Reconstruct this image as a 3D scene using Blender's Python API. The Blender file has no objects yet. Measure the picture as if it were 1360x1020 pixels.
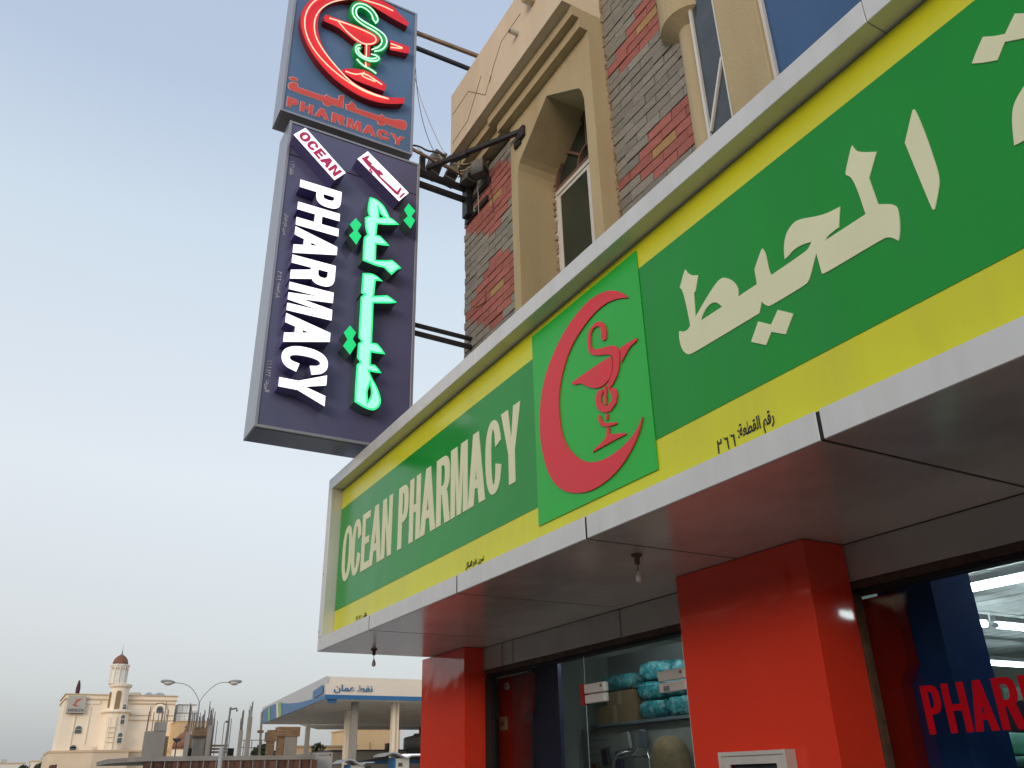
import bpy, bmesh, math, random
from mathutils import Vector, Matrix
random.seed(11)
R = math.radians
sc = bpy.context.scene
col = sc.collection

# ------------------------------------------------------------ camera
cam_data = bpy.data.cameras.new('camera')
cam_data.sensor_width = 36.0
cam_data.lens = 29.32
cam_data.clip_start = 0.05
cam_data.clip_end = 3000
cam = bpy.data.objects.new('camera', cam_data)
col.objects.link(cam)
yaw, pit, rol = R(30.17047), R(25.2497), R(-1.41706)
cf = Vector((math.sin(yaw)*math.cos(pit), math.cos(yaw)*math.cos(pit), math.sin(pit)))
cr = Vector((math.cos(yaw), -math.sin(yaw), 0))
cu = cr.cross(cf)
cr2 = cr*math.cos(rol) + cu*math.sin(rol)
cu2 = -cr*math.sin(rol) + cu*math.cos(rol)
cm = Matrix((cr2, cu2, -cf)).transposed().to_4x4()
cm.translation = Vector((0, 0, 1.55))
cam.matrix_world = cm
sc.camera = cam

# ------------------------------------------------------------ sky, sun, exposure
SUN_AZ, SUN_EL = 230.0, 10.0
world = bpy.data.worlds.new('World')
sc.world = world
world.use_nodes = True
wt = world.node_tree
wt.nodes.clear()
w_out = wt.nodes.new('ShaderNodeOutputWorld')
w_bg = wt.nodes.new('ShaderNodeBackground')
w_sky = wt.nodes.new('ShaderNodeTexSky')
w_sky.sky_type = 'NISHITA'
w_sky.sun_disc = False
w_sky.sun_elevation = R(SUN_EL)
w_sky.sun_rotation = R(SUN_AZ)
w_sky.dust_density = 4.0
w_sky.ozone_density = 2.0
w_tc = wt.nodes.new('ShaderNodeTexCoord')
w_sep = wt.nodes.new('ShaderNodeSeparateXYZ')
w_ramp = wt.nodes.new('ShaderNodeValToRGB')
wt.links.new(w_tc.outputs['Generated'], w_sep.inputs[0])
wt.links.new(w_sep.outputs['Z'], w_ramp.inputs['Fac'])
er = w_ramp.color_ramp
HAZE = [(0.0, (.380, .400, .420)), (0.045, (.415, .430, .445)), (0.10, (.510, .520, .530)), (0.15, (.560, .565, .570)), (0.31, (.645, .665, .685)),
        (0.56, (.540, .615, .680)), (0.68, (.420, .490, .610)), (1.0, (.380, .450, .570))]
er.elements[0].position = HAZE[0][0]; er.elements[0].color = (*HAZE[0][1], 1)
er.elements[1].position = HAZE[-1][0]; er.elements[1].color = (*HAZE[-1][1], 1)
for p_, c_ in HAZE[1:-1]:
    e_ = er.elements.new(p_); e_.color = (*c_, 1)
w_mul = wt.nodes.new('ShaderNodeVectorMath'); w_mul.operation = 'SCALE'
w_mul.inputs['Scale'].default_value = 0.05
wt.links.new(w_sky.outputs[0], w_mul.inputs[0])
w_add = wt.nodes.new('ShaderNodeVectorMath'); w_add.operation = 'ADD'      # the clear evening sky seen through pale haze
wt.links.new(w_mul.outputs[0], w_add.inputs[0])
wt.links.new(w_ramp.outputs['Color'], w_add.inputs[1])
wt.links.new(w_add.outputs[0], w_bg.inputs['Color'])
w_bg.inputs['Strength'].default_value = 1.0
wt.links.new(w_bg.outputs[0], w_out.inputs['Surface'])

sun_d = bpy.data.lights.new('sun', 'SUN')
sun_d.energy = 0.95
sun_d.angle = R(26)
sun_d.color = (1.0, .84, .68)
sun = bpy.data.objects.new('sun', sun_d)
col.objects.link(sun)
sdir = Vector((math.sin(R(SUN_AZ))*math.cos(R(SUN_EL)), math.cos(R(SUN_AZ))*math.cos(R(SUN_EL)), math.sin(R(SUN_EL))))
sun.rotation_euler = (-sdir).to_track_quat('-Z', 'Y').to_euler()

sc.view_settings.view_transform = 'Standard'
sc.view_settings.look = 'None'
sc.view_settings.exposure = 0.13
sc.view_settings.gamma = 1.0
sc.view_settings.use_curve_mapping = False
try:
    sc.cycles.max_bounces = 8
    sc.cycles.transparent_max_bounces = 12
    sc.cycles.sample_clamp_indirect = 4.0
except Exception:
    pass

# ------------------------------------------------------------ traced outlines of lettering and emblems, metres on their sign's plane
MUHEET = [[(3.084,3.791),(3.089,3.752),(3.085,3.701),(3.069,3.659),(3.042,3.628),(3.012,3.614),(2.75,3.611),(2.501,3.608),(2.473,3.663),(2.462,3.641),(2.441,3.618),(2.422,3.61),(2.2,3.608),(2.184,3.616),(2.166,3.636),(2.109,3.732),(2.102,3.611),(2.077,3.605),(1.775,3.6),(1.749,3.595),(1.727,3.576),(1.707,3.55),(1.695,3.572),(1.68,3.628),(1.673,3.684),(1.677,3.709),(1.698,3.734),(1.754,3.77),(1.765,3.92),(1.7,4.02),(1.747,4.053),(1.781,4.081),(1.796,4.105),(1.804,4.136),(1.813,4.131),(1.87,4.027),(1.87,4.014),(1.846,3.985),(1.831,3.901),(1.822,3.762),(2.05,3.763),(2.03,3.777),(1.992,3.782),(1.965,3.783),(1.936,3.88),(2.004,3.889),(2.064,3.91),(2.165,3.959),(2.206,3.959),(2.246,3.937),(2.27,3.902),(2.287,3.843),(2.289,3.801),(2.267,3.806),(2.23,3.821),(2.176,3.819),(2.121,3.801),(2.143,3.78),(2.167,3.771),(2.388,3.767),(2.395,3.806),(2.396,3.87),(2.398,3.908),(2.411,3.941),(2.428,3.928),(2.483,3.857),(2.484,3.769),(2.62,3.768),(2.61,3.794),(2.612,3.823),(2.632,3.867),(2.66,3.9),(2.696,3.929),(2.725,3.934),(2.764,3.922),(2.832,3.885),(2.943,3.812),(2.937,3.863),(2.93,3.958),(2.917,3.961),(2.879,4.046),(2.927,4.073),(2.955,4.102),(2.971,4.137),(2.983,4.131),(3.034,4.051),(3.014,4.025),(2.997,3.894),(2.99,3.782),(3.012,3.768),(3.044,3.769),(3.074,3.789)],[(2.905,3.771),(2.882,3.8),(2.85,3.822),(2.817,3.831),(2.782,3.822),(2.757,3.799),(2.738,3.77)]]
MUH_DOTS = [[(2.385,3.568),(2.3,3.503),(2.366,3.424),(2.447,3.477),(2.493,3.426),(2.582,3.486),(2.516,3.57),(2.441,3.514)]]
ALEF = [[(1.491,4.093),(1.486,4.082),(1.475,3.965),(1.469,3.757),(1.473,3.705),(1.484,3.67),(1.525,3.591),(1.532,3.592),(1.536,3.6),(1.568,3.968),(1.499,4.09)]]
TEH_DOTS = [[(1.018,4.181),(0.984,4.148),(0.949,4.126),(1.007,4.045),(1.043,4.067),(1.084,4.094),(1.13,4.041),(1.179,4.072),(1.219,4.105),(1.189,4.144),(1.149,4.185),(1.112,4.152),(1.074,4.127)]]
TEH = [[(1.005,3.89),(1.05,3.877),(1.077,3.857),(1.11,3.833),(1.133,3.808),(1.154,3.755),(1.175,3.649),(1.14,3.644),(1.08,3.64),(1.007,3.627),(0.957,3.627),(0.936,3.675),(0.939,3.769),(0.965,3.849)],[(1.07,3.763),(1.036,3.786),(1.003,3.766),(0.998,3.719),(1.023,3.699),(1.071,3.713)]]
CRESC = [[(3.484,4.225),(3.546,4.298),(3.64,4.365),(3.757,4.409),(3.897,4.426),(4.066,4.393),(4.246,4.321),(4.419,4.185),(4.522,4.037),(4.571,3.867),(4.576,3.683),(4.541,3.511),(4.466,3.351),(4.356,3.242),(4.232,3.178),(4.067,3.134),(3.92,3.131),(3.776,3.155),(3.648,3.207),(3.545,3.283),(3.484,3.353),(3.458,3.412),(3.523,3.351),(3.621,3.309),(3.732,3.287),(3.859,3.281),(3.974,3.3),(4.075,3.342),(4.177,3.419),(4.265,3.524),(4.311,3.648),(4.324,3.812),(4.303,3.946),(4.232,4.081),(4.137,4.184),(4.014,4.25),(3.863,4.299),(3.722,4.308),(3.606,4.282)]]
SNAKE = [[[(3.745,4.056),(3.732,4.097),(3.735,4.142),(3.759,4.186),(3.805,4.22),(3.863,4.227),(3.917,4.204),(3.943,4.156),(3.942,4.079),(3.919,4.03),(3.864,3.994),(3.785,3.965),(3.702,3.927),(3.684,3.901),(3.684,3.855),(3.706,3.804),(3.737,3.766),(3.771,3.75),(3.755,3.708),(3.711,3.725),(3.668,3.757),(3.635,3.803),(3.619,3.867),(3.62,3.923),(3.65,3.965),(3.701,3.992),(3.78,4.011),(3.859,4.035),(3.898,4.064),(3.91,4.108),(3.899,4.168),(3.866,4.196),(3.821,4.193),(3.794,4.173),(3.785,4.134),(3.793,4.095),(3.774,4.059)]],[[(3.703,3.917),(3.79,3.923),(3.973,3.925),(4.157,3.924),(4.124,3.893),(4.046,3.877),(3.999,3.836),(3.92,3.785),(3.85,3.76),(3.794,3.758),(3.736,3.776),(3.708,3.814),(3.695,3.87)]],[[(3.606,3.93),(3.555,3.928),(3.48,3.928),(3.438,3.916),(3.447,3.902),(3.515,3.894),(3.564,3.861),(3.607,3.829),(3.608,3.892)]],[[(3.827,3.743),(3.873,3.741),(3.899,3.711),(3.898,3.66),(3.872,3.609),(3.815,3.574),(3.754,3.563),(3.697,3.59),(3.673,3.639),(3.685,3.684),(3.721,3.709),(3.756,3.705),(3.737,3.676),(3.725,3.651),(3.744,3.619),(3.78,3.608),(3.822,3.625),(3.842,3.658),(3.838,3.696),(3.814,3.717)]],[[(3.802,3.751),(3.777,3.74),(3.786,3.621),(3.809,3.625)]],[[(3.804,3.565),(3.783,3.557),(3.788,3.519),(3.806,3.522)]],[[(3.878,3.586),(3.86,3.573),(3.851,3.536),(3.823,3.509),(3.763,3.489),(3.705,3.472),(3.699,3.46),(3.766,3.466),(3.826,3.485),(3.87,3.514),(3.885,3.549)]],[[(3.804,3.473),(3.779,3.463),(3.78,3.419),(3.699,3.395),(3.629,3.374),(3.623,3.363),(3.718,3.367),(3.97,3.367),(3.949,3.38),(3.868,3.396),(3.816,3.416)]]]
GREEN1 = [[(2.651,7.905),(2.723,7.903),(2.806,7.858),(2.866,7.777),(2.902,7.697),(2.96,7.68),(3.03,7.63),(2.883,7.576),(2.757,7.546),(2.749,7.386),(2.796,7.391),(2.862,7.338),(2.92,7.288),(2.834,7.266),(2.755,7.258),(2.759,7.04),(2.874,7.067),(2.959,7.102),(3.032,7.063),(3.079,7.019),(3.035,6.994),(2.96,6.893),(2.863,6.964),(2.77,6.957),(2.677,6.971),(2.6,6.982),(2.595,7.215),(2.598,7.304),(2.638,7.359),(2.606,7.432),(2.594,7.586),(2.645,7.626),(2.62,7.69),(2.625,7.802),(2.636,7.89)],[(2.767,7.742),(2.79,7.695),(2.831,7.672),(2.776,7.649)]]
GREEN_DOTS = [[[(3.141,7.988),(3.233,7.906),(3.185,7.81),(3.233,7.765),(3.178,7.621),(3.081,7.712),(3.136,7.793),(3.084,7.872)]],[[(2.483,7.539),(2.56,7.47),(2.517,7.366),(2.566,7.312),(2.513,7.171),(2.419,7.272),(2.472,7.355),(2.418,7.425)]],[[(2.505,6.101),(2.578,6.028),(2.545,5.944),(2.59,5.881),(2.527,5.743),(2.442,5.829),(2.486,5.922),(2.44,5.993)]]]
GREEN2 = [[(2.761,6.553),(2.92,6.605),(2.987,6.576),(3.043,6.543),(2.982,6.512),(2.761,6.455),(2.768,5.949),(2.831,5.953),(2.888,5.903),(2.93,5.843),(2.852,5.831),(2.767,5.829),(2.767,5.677),(2.813,5.687),(2.861,5.649),(2.898,5.601),(2.818,5.591),(2.759,5.594),(2.782,5.535),(2.857,5.423),(2.9,5.32),(2.909,5.243),(2.884,5.183),(2.833,5.142),(2.773,5.138),(2.69,5.161),(2.61,5.199),(2.606,5.37),(2.609,5.641),(2.645,5.681),(2.609,5.722),(2.609,5.902),(2.645,5.936),(2.609,5.977),(2.607,6.203),(2.605,6.496),(2.642,6.538),(2.607,6.545),(2.609,6.704),(2.61,6.814),(2.715,6.846),(2.792,6.826),(2.86,6.774),(2.773,6.761),(2.763,6.564)],[(2.772,5.437),(2.791,5.361),(2.787,5.297),(2.76,5.245),(2.747,5.352)]]
BOXAR = [[[(2.503,8.426),(2.534,8.444),(2.561,8.475),(2.589,8.491),(2.575,8.45),(2.563,8.43),(2.614,8.396),(2.63,8.387),(2.616,8.358),(2.655,8.351),(2.689,8.325),(2.715,8.317),(2.734,8.323),(2.768,8.295),(2.782,8.269),(2.737,8.267),(2.745,8.232),(2.973,8.082),(2.997,8.129),(3.016,8.164),(3.027,8.155),(3.017,8.129),(2.987,8.046),(2.954,8.055),(2.726,8.225),(2.658,8.29),(2.592,8.333),(2.511,8.409)]],[[(3.058,8.098),(3.074,8.096),(3.021,8.017),(3.008,8.019)]],[[(2.604,8.288),(2.616,8.302),(2.624,8.285),(2.611,8.272)]],[[(2.623,8.265),(2.635,8.279),(2.644,8.262),(2.631,8.249)]]]
UCRES = [[(3.06,9.726),(3.04,9.62),(2.872,9.534),(2.69,9.48),(2.48,9.468),(2.27,9.52),(2.074,9.614),(1.874,9.78),(1.729,9.973),(1.642,10.159),(1.596,10.33),(1.598,10.509),(1.642,10.674),(1.691,10.783),(1.783,10.938),(1.922,11.092),(2.113,11.224),(2.313,11.296),(2.503,11.326),(2.665,11.326),(2.83,11.3),(2.933,11.205),(3.069,11.118),(3.055,11.036),(2.84,11.068),(2.675,11.106),(2.512,11.147),(2.416,11.157),(2.291,11.124),(2.14,11.055),(2.037,10.98),(1.924,10.854),(1.834,10.66),(1.814,10.448),(1.836,10.262),(1.91,10.066),(2.04,9.882),(2.196,9.749),(2.38,9.647),(2.592,9.615),(2.821,9.625)]]
UBOWL = [[[(1.886,10.567),(1.91,10.641),(2.075,10.65),(2.537,10.674),(2.64,10.667),(2.667,10.599),(2.64,10.503),(2.551,10.406),(2.459,10.379),(2.368,10.352),(2.21,10.44),(2.085,10.504),(1.898,10.513)]],[[(2.808,10.652),(3.101,10.669),(3.088,10.539),(2.816,10.472)]],[[(2.458,10.399),(2.537,10.43),(2.555,10.04),(2.479,10.023)]],[[(2.179,9.779),(2.219,9.846),(2.453,9.942),(2.575,9.943),(2.797,9.826),(2.771,9.708),(2.588,9.708),(2.377,9.703)]]]
USNAKEPATH = [(2.574,10.871),(2.594,10.945),(2.543,11.022),(2.467,11.086),(2.372,11.089),(2.297,11.032),(2.269,10.922),(2.295,10.812),(2.375,10.763),(2.503,10.728),(2.631,10.683),(2.721,10.628),(2.742,10.535),(2.698,10.442),(2.615,10.369)]
UCOILPATH = [(2.4,10.339),(2.354,10.285),(2.362,10.2),(2.426,10.144),(2.534,10.138),(2.639,10.201),(2.66,10.251),(2.589,10.266)]
UTAILPATH = [(2.37,10.076),(2.45,10.008),(2.573,9.99),(2.644,9.957)]
TUBER = [[(2.821,11.183),(2.657,11.198),(2.418,11.16),(2.184,11.132),(1.961,11.024),(1.753,10.802),(1.667,10.591),(1.639,10.377),(1.672,10.16),(1.77,9.961),(1.918,9.807),(2.131,9.667),(2.372,9.575),(2.583,9.542),(2.825,9.578)],[(2.278,11.127),(2.028,10.938),(1.889,10.777),(1.792,10.581),(1.764,10.386),(1.796,10.167),(1.904,9.991),(2.062,9.822),(2.233,9.678),(2.371,9.593),(2.582,9.564),(2.809,9.578)],[(1.956,10.57),(2.127,10.593),(2.372,10.603),(2.575,10.588),(2.606,10.533),(2.597,10.467),(2.538,10.406),(2.447,10.36),(2.37,10.369),(2.229,10.436),(2.133,10.515),(2.076,10.575)],[(2.814,10.56),(3.032,10.573),(2.817,10.49)],[(2.478,10.365),(2.486,10.161)],[(2.483,10.051),(2.492,9.987)],[(2.227,9.77),(2.36,9.774),(2.475,9.862),(2.63,9.812),(2.724,9.776)],[(2.474,9.872),(2.426,9.791),(2.631,9.784)]]
TUBEG = [[(2.577,10.802),(2.616,10.879),(2.579,10.975),(2.504,11.049),(2.407,11.073),(2.307,11.033),(2.245,10.914),(2.255,10.796),(2.319,10.717),(2.445,10.673),(2.587,10.656),(2.669,10.597),(2.689,10.505),(2.647,10.402),(2.551,10.303)],[(2.571,10.824),(2.538,10.857),(2.517,10.94),(2.443,10.994),(2.348,11.004),(2.291,10.909),(2.314,10.787),(2.426,10.745),(2.584,10.717),(2.713,10.672),(2.758,10.572),(2.739,10.46),(2.681,10.359),(2.59,10.293)],[(2.396,10.313),(2.331,10.259),(2.334,10.162),(2.401,10.098),(2.524,10.087),(2.622,10.13),(2.669,10.203),(2.616,10.236),(2.547,10.221)],[(2.393,10.242),(2.359,10.244),(2.374,10.173),(2.445,10.12),(2.552,10.135),(2.619,10.188)],[(2.359,10.038),(2.439,9.97),(2.561,9.953),(2.632,9.919)]]
UARAB = [[[(1.566,9.32),(1.581,9.37),(1.63,9.411),(1.677,9.399),(1.675,9.349),(2.023,9.355),(2.045,9.397),(2.093,9.37),(2.207,9.38),(2.212,9.453),(2.265,9.485),(2.265,9.278),(2.194,9.272),(1.656,9.271),(1.589,9.279)]],[[(2.306,9.35),(2.354,9.371),(2.371,9.432),(2.43,9.388),(2.426,9.346),(2.768,9.358),(2.788,9.398),(2.826,9.366),(2.958,9.379),(3.03,9.418),(3.112,9.424),(3.14,9.363),(3.11,9.284),(3.051,9.266),(2.671,9.275),(2.318,9.279)]],[[(1.567,9.454),(1.604,9.482),(1.663,9.483),(1.663,9.453),(1.589,9.43)]],[[(2.017,9.258),(2.056,9.28),(2.112,9.262),(2.074,9.215),(2.026,9.231)]],[[(2.744,9.254),(2.794,9.276),(2.832,9.248),(2.797,9.215),(2.746,9.219)]]]
CRACKS = [[(7.991,9.836),(7.495,9.835),(7.016,9.354),(6.86,9.541)],[(7.122,9.776),(7.284,9.596),(7.517,9.347),(7.981,9.326)],[(6.09,9.846),(6.569,9.849),(6.802,9.615),(6.894,9.452)]]
BCRACK = [(8.324,7.014),(8.284,7.046),(8.187,7.015),(7.995,6.986),(7.975,7.068),(7.992,7.14)]

# ------------------------------------------------------------ materials
WAVY = {'acp_white', 'soffit_panel', 'pillar_red', 'lintel_grey', 'banner_yellow', 'banner_green', 'sign_purple_board', 'sign_blue_board', 'emblem_green', 'mirror_blue_glass'}
def mat(name, color, rough=.6, metal=0.0, var=.12, scale=4.0, bump=0.0, bscale=60.0, coat=0.0, rnd=0.0, spec=.5, emit=None, estr=0.0, dirt=None, dscale=1.3, damt=.35, stretch=None):
    m = bpy.data.materials.new(name)
    m.use_nodes = True
    nt = m.node_tree
    b = nt.nodes['Principled BSDF']
    b.inputs['Roughness'].default_value = rough
    b.inputs['Metallic'].default_value = metal
    b.inputs['Specular IOR Level'].default_value = spec
    b.inputs['Coat Weight'].default_value = coat
    b.inputs['Coat Roughness'].default_value = .04
    tc = nt.nodes.new('ShaderNodeTexCoord')
    mp = nt.nodes.new('ShaderNodeMapping')
    if stretch: mp.inputs['Scale'].default_value = stretch
    nt.links.new(tc.outputs['Object'], mp.inputs['Vector'])
    n = nt.nodes.new('ShaderNodeTexNoise')
    n.inputs['Scale'].default_value = scale
    n.inputs['Detail'].default_value = 6
    nt.links.new(mp.outputs[0], n.inputs['Vector'])
    r = nt.nodes.new('ShaderNodeMapRange')
    r.inputs['From Min'].default_value = .3; r.inputs['From Max'].default_value = .7
    r.inputs['To Min'].default_value = 1-var; r.inputs['To Max'].default_value = 1+var*.6
    nt.links.new(n.outputs['Fac'], r.inputs['Value'])
    src = r.outputs[0]
    if rnd:
        oi = nt.nodes.new('ShaderNodeObjectInfo')
        r2 = nt.nodes.new('ShaderNodeMapRange')
        r2.inputs['To Min'].default_value = 1-rnd; r2.inputs['To Max'].default_value = 1+rnd
        nt.links.new(oi.outputs['Random'], r2.inputs['Value'])
        mm = nt.nodes.new('ShaderNodeMath'); mm.operation = 'MULTIPLY'
        nt.links.new(src, mm.inputs[0]); nt.links.new(r2.outputs[0], mm.inputs[1])
        src = mm.outputs[0]
    vm = nt.nodes.new('ShaderNodeVectorMath'); vm.operation = 'SCALE'
    vm.inputs[0].default_value = color
    nt.links.new(src, vm.inputs['Scale'])
    out = vm.outputs[0]
    if dirt:
        n2 = nt.nodes.new('ShaderNodeTexNoise'); n2.inputs['Scale'].default_value = dscale; n2.inputs['Detail'].default_value = 8
        n2.inputs['Roughness'].default_value = .65
        nt.links.new(mp.outputs[0], n2.inputs['Vector'])
        r3 = nt.nodes.new('ShaderNodeMapRange')
        r3.inputs['From Min'].default_value = .48; r3.inputs['From Max'].default_value = .72
        r3.inputs['To Max'].default_value = damt
        nt.links.new(n2.outputs['Fac'], r3.inputs['Value'])
        mx = nt.nodes.new('ShaderNodeMix'); mx.data_type = 'RGBA'
        nt.links.new(r3.outputs[0], mx.inputs['Factor'])
        nt.links.new(out, mx.inputs['A'])
        mx.inputs['B'].default_value = (*dirt, 1)
        out = mx.outputs['Result']
    nt.links.new(out, b.inputs['Base Color'])
    if rough < .5:
        r4 = nt.nodes.new('ShaderNodeMapRange')
        r4.inputs['To Min'].default_value = max(.02, rough*.75); r4.inputs['To Max'].default_value = rough*1.3
        nt.links.new(n.outputs['Fac'], r4.inputs['Value'])
        nt.links.new(r4.outputs[0], b.inputs['Roughness'])
    if name in WAVY:
        n3 = nt.nodes.new('ShaderNodeTexNoise'); n3.inputs['Scale'].default_value = 1.7; n3.inputs['Detail'].default_value = 2
        nt.links.new(tc.outputs['Object'], n3.inputs['Vector'])
        bp = nt.nodes.new('ShaderNodeBump'); bp.inputs['Strength'].default_value = .35; bp.inputs['Distance'].default_value = .03
        nt.links.new(n3.outputs['Fac'], bp.inputs['Height'])
        nt.links.new(bp.outputs[0], b.inputs['Normal'])
    if bump:
        n3 = nt.nodes.new('ShaderNodeTexNoise'); n3.inputs['Scale'].default_value = bscale; n3.inputs['Detail'].default_value = 5
        nt.links.new(tc.outputs['Object'], n3.inputs['Vector'])
        bp = nt.nodes.new('ShaderNodeBump'); bp.inputs['Strength'].default_value = bump; bp.inputs['Distance'].default_value = .02
        nt.links.new(n3.outputs['Fac'], bp.inputs['Height'])
        nt.links.new(bp.outputs[0], b.inputs['Normal'])
    if emit:
        b.inputs['Emission Color'].default_value = (*emit, 1)
        b.inputs['Emission Strength'].default_value = estr
    return m

def glass(name, tint=(.80, .88, .88), refl=1.0, rough=0.0):
    m = bpy.data.materials.new(name); m.use_nodes = True
    nt = m.node_tree; nt.nodes.clear()
    o = nt.nodes.new('ShaderNodeOutputMaterial')
    tr = nt.nodes.new('ShaderNodeBsdfTransparent'); tr.inputs[0].default_value = (*tint, 1)
    gl = nt.nodes.new('ShaderNodeBsdfGlossy'); gl.inputs['Roughness'].default_value = rough
    gl.inputs['Color'].default_value = (refl, refl, refl, 1)
    lw = nt.nodes.new('ShaderNodeLayerWeight'); lw.inputs['Blend'].default_value = .5
    pw = nt.nodes.new('ShaderNodeMath'); pw.operation = 'POWER'; pw.inputs[1].default_value = 5.0
    nt.links.new(lw.outputs['Facing'], pw.inputs[0])
    fr = nt.nodes.new('ShaderNodeMapRange'); fr.inputs['To Min'].default_value = .018; fr.inputs['To Max'].default_value = .9
    nt.links.new(pw.outputs[0], fr.inputs['Value'])
    mx = nt.nodes.new('ShaderNodeMixShader')
    nt.links.new(fr.outputs[0], mx.inputs[0]); nt.links.new(tr.outputs[0], mx.inputs[1]); nt.links.new(gl.outputs[0], mx.inputs[2])
    nt.links.new(mx.outputs[0], o.inputs[0])
    return m

M = {}
M['acp'] = mat('acp_white', (.72, .715, .70), .38, .15, .05, 2.5, dirt=(.45, .42, .37), dscale=2.2, damt=.22, stretch=(1, 3, .35))
M['acp_inner'] = mat('acp_return', (.62, .61, .57), .4, .1, .05, 2.5, dirt=(.40, .37, .30), damt=.3)
M['soffit'] = mat('soffit_panel', (.70, .67, .61), .20, .25, .10, 1.4, spec=.45, dirt=(.30, .25, .20), dscale=1.1, damt=.4)
M['joint'] = mat('joint_black', (.012, .012, .012), .7)
M['yellow'] = mat('banner_yellow', (.76, .75, .026), .24, var=.05, scale=1.0, spec=.3, dirt=(.50, .44, .10), dscale=.9, damt=.22, stretch=(1, 2.5, .4))
M['green'] = mat('banner_green', (.003, .32, .026), .20, var=.07, scale=.8, spec=.28, dirt=(.03, .26, .09), dscale=.9, damt=.25, stretch=(1, 2.5, .4))
M['cream_letter'] = mat('letter_cream', (.86, .86, .58), .5, var=.04, scale=3, spec=.2)
M['emb_green'] = mat('emblem_green', (.015, .52, .045), .3, var=.06, scale=1.2, spec=.35)
M['emb_red'] = mat('emblem_red', (.85, .05, .07), .4, var=.05, scale=5, spec=.25)
M['print'] = mat('print_black', (.03, .03, .03), .6)
M['white_print'] = mat('print_white', (.75, .75, .78), .6)
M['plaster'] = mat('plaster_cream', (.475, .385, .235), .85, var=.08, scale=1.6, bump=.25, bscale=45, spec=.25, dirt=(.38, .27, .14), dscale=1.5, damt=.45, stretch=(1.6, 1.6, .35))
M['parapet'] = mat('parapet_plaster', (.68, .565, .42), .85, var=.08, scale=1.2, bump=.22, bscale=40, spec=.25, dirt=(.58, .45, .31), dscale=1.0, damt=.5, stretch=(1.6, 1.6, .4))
M['crack'] = mat('crack_dark', (.10, .07, .045), .9)
M['mortar'] = mat('mortar_dark', (.05, .043, .036), .95)
M['brick_grey'] = mat('stone_grey', (.335, .315, .275), .9, var=.22, scale=9, bump=.6, bscale=70, rnd=.16, spec=.25, dirt=(.34, .25, .21), dscale=4, damt=.4)
M['brick_red'] = mat('stone_red', (.50, .175, .15), .9, var=.18, scale=9, bump=.6, bscale=70, rnd=.13, spec=.25, dirt=(.34, .18, .14), dscale=4, damt=.5)
M['brick_tan'] = mat('stone_tan', (.52, .33, .15), .9, var=.2, scale=9, bump=.6, bscale=70, spec=.25)
M['white_frame'] = mat('window_white', (.66, .65, .62), .35, var=.05)
M['brown_frame'] = mat('fanlight_brown', (.17, .09, .075), .5, var=.15)
M['dark_glass'] = mat('window_dark_glass', (.022, .036, .030), .10, var=.2, scale=2, spec=.6)
M['blue_glass'] = mat('mirror_blue_glass', (.012, .07, .20), .08, var=.12, scale=1.5, spec=.8)
M['grey_glass'] = mat('window_grey_glass', (.055, .065, .07), .08, var=.25, scale=4)
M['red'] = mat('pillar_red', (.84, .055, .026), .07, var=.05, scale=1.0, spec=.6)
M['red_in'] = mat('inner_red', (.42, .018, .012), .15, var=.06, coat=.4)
M['beam'] = mat('beam_brown', (.085, .045, .034), .75, var=.4, scale=14, bump=.5, bscale=50, dirt=(.13, .09, .07), dscale=9, damt=.6)
M['lintel'] = mat('lintel_grey', (.50, .46, .42), .35, .1, var=.08)
M['glass'] = glass('shop_glass', (.74, .80, .79))
M['glass_edge'] = mat('glass_edge', (.55, .68, .66), .2, emit=(.6, .8, .75), estr=0.0)
M['roof_dust'] = mat('dusty_sheet', (.13, .115, .095), .9, var=.3, scale=3)
M['steel'] = mat('brushed_steel', (.76, .72, .68), .35, .15, var=.08)
M['neon_board'] = mat('sign_blue_board', (.10, .19, .36), .34, var=.10, scale=1.5, spec=.4)
M['purple_board'] = mat('sign_purple_board', (.115, .115, .235), .24, var=.10, scale=1.2, spec=.6)
M['alu'] = mat('aluminium', (.36, .37, .42), .38, .45, var=.08, dirt=(.3, .27, .24), damt=.3)
M['alu_under'] = mat('aluminium_dull', (.33, .30, .28), .5, .3, var=.12, dirt=(.2, .16, .13), damt=.5)
M['channel_red'] = mat('channel_red', (.70, .010, .020), .3, var=.08, emit=(1, .02, .03), estr=.16)  # weak emission stands in for the neon's red glow on the channel
M['channel_red_side'] = mat('channel_red_side', (.22, .008, .015), .4, var=.1)
M['channel_green'] = mat('channel_green', (.01, .30, .06), .3, var=.1, emit=(.02, .8, .2), estr=.06)  # weak emission stands in for the green tubes' glow on the channel
M['neon_red'] = mat('neon_tube_red', (.9, .5, .4), .3, var=0, emit=(1.0, .42, .28), estr=1.5)
M['neon_green'] = mat('neon_tube_green', (.6, .95, .7), .3, var=0, emit=(.42, 1.0, .60), estr=1.35)
M['letter_lit'] = mat('letter_white_lit', (.9, .9, .95), .4, var=0, emit=(.92, .89, 1.0), estr=1.15)
M['letter_side'] = mat('letter_side_purple', (.14, .12, .32), .35, .1, var=.1)  # purple glow around the lit letters is put into the side colour
M['green_lit'] = mat('letter_green_lit', (.05, .8, .35), .4, var=0, emit=(.0, 1.0, .22), estr=.75)
M['green_core'] = mat('letter_green_core', (.4, 1, .7), .4, var=0, emit=(.22, 1.0, .50), estr=.95)
M['green_side'] = mat('letter_green_side', (.10, .17, .15), .35, .2, var=.1)
M['green_dot'] = mat('letter_green_dim', (.02, .55, .22), .4, var=0, emit=(.0, .9, .22), estr=.50)
M['box_lit'] = mat('lightbox_white', (.9, .9, .92), .4, var=0, emit=(.97, .94, 1.0), estr=.92)
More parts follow.
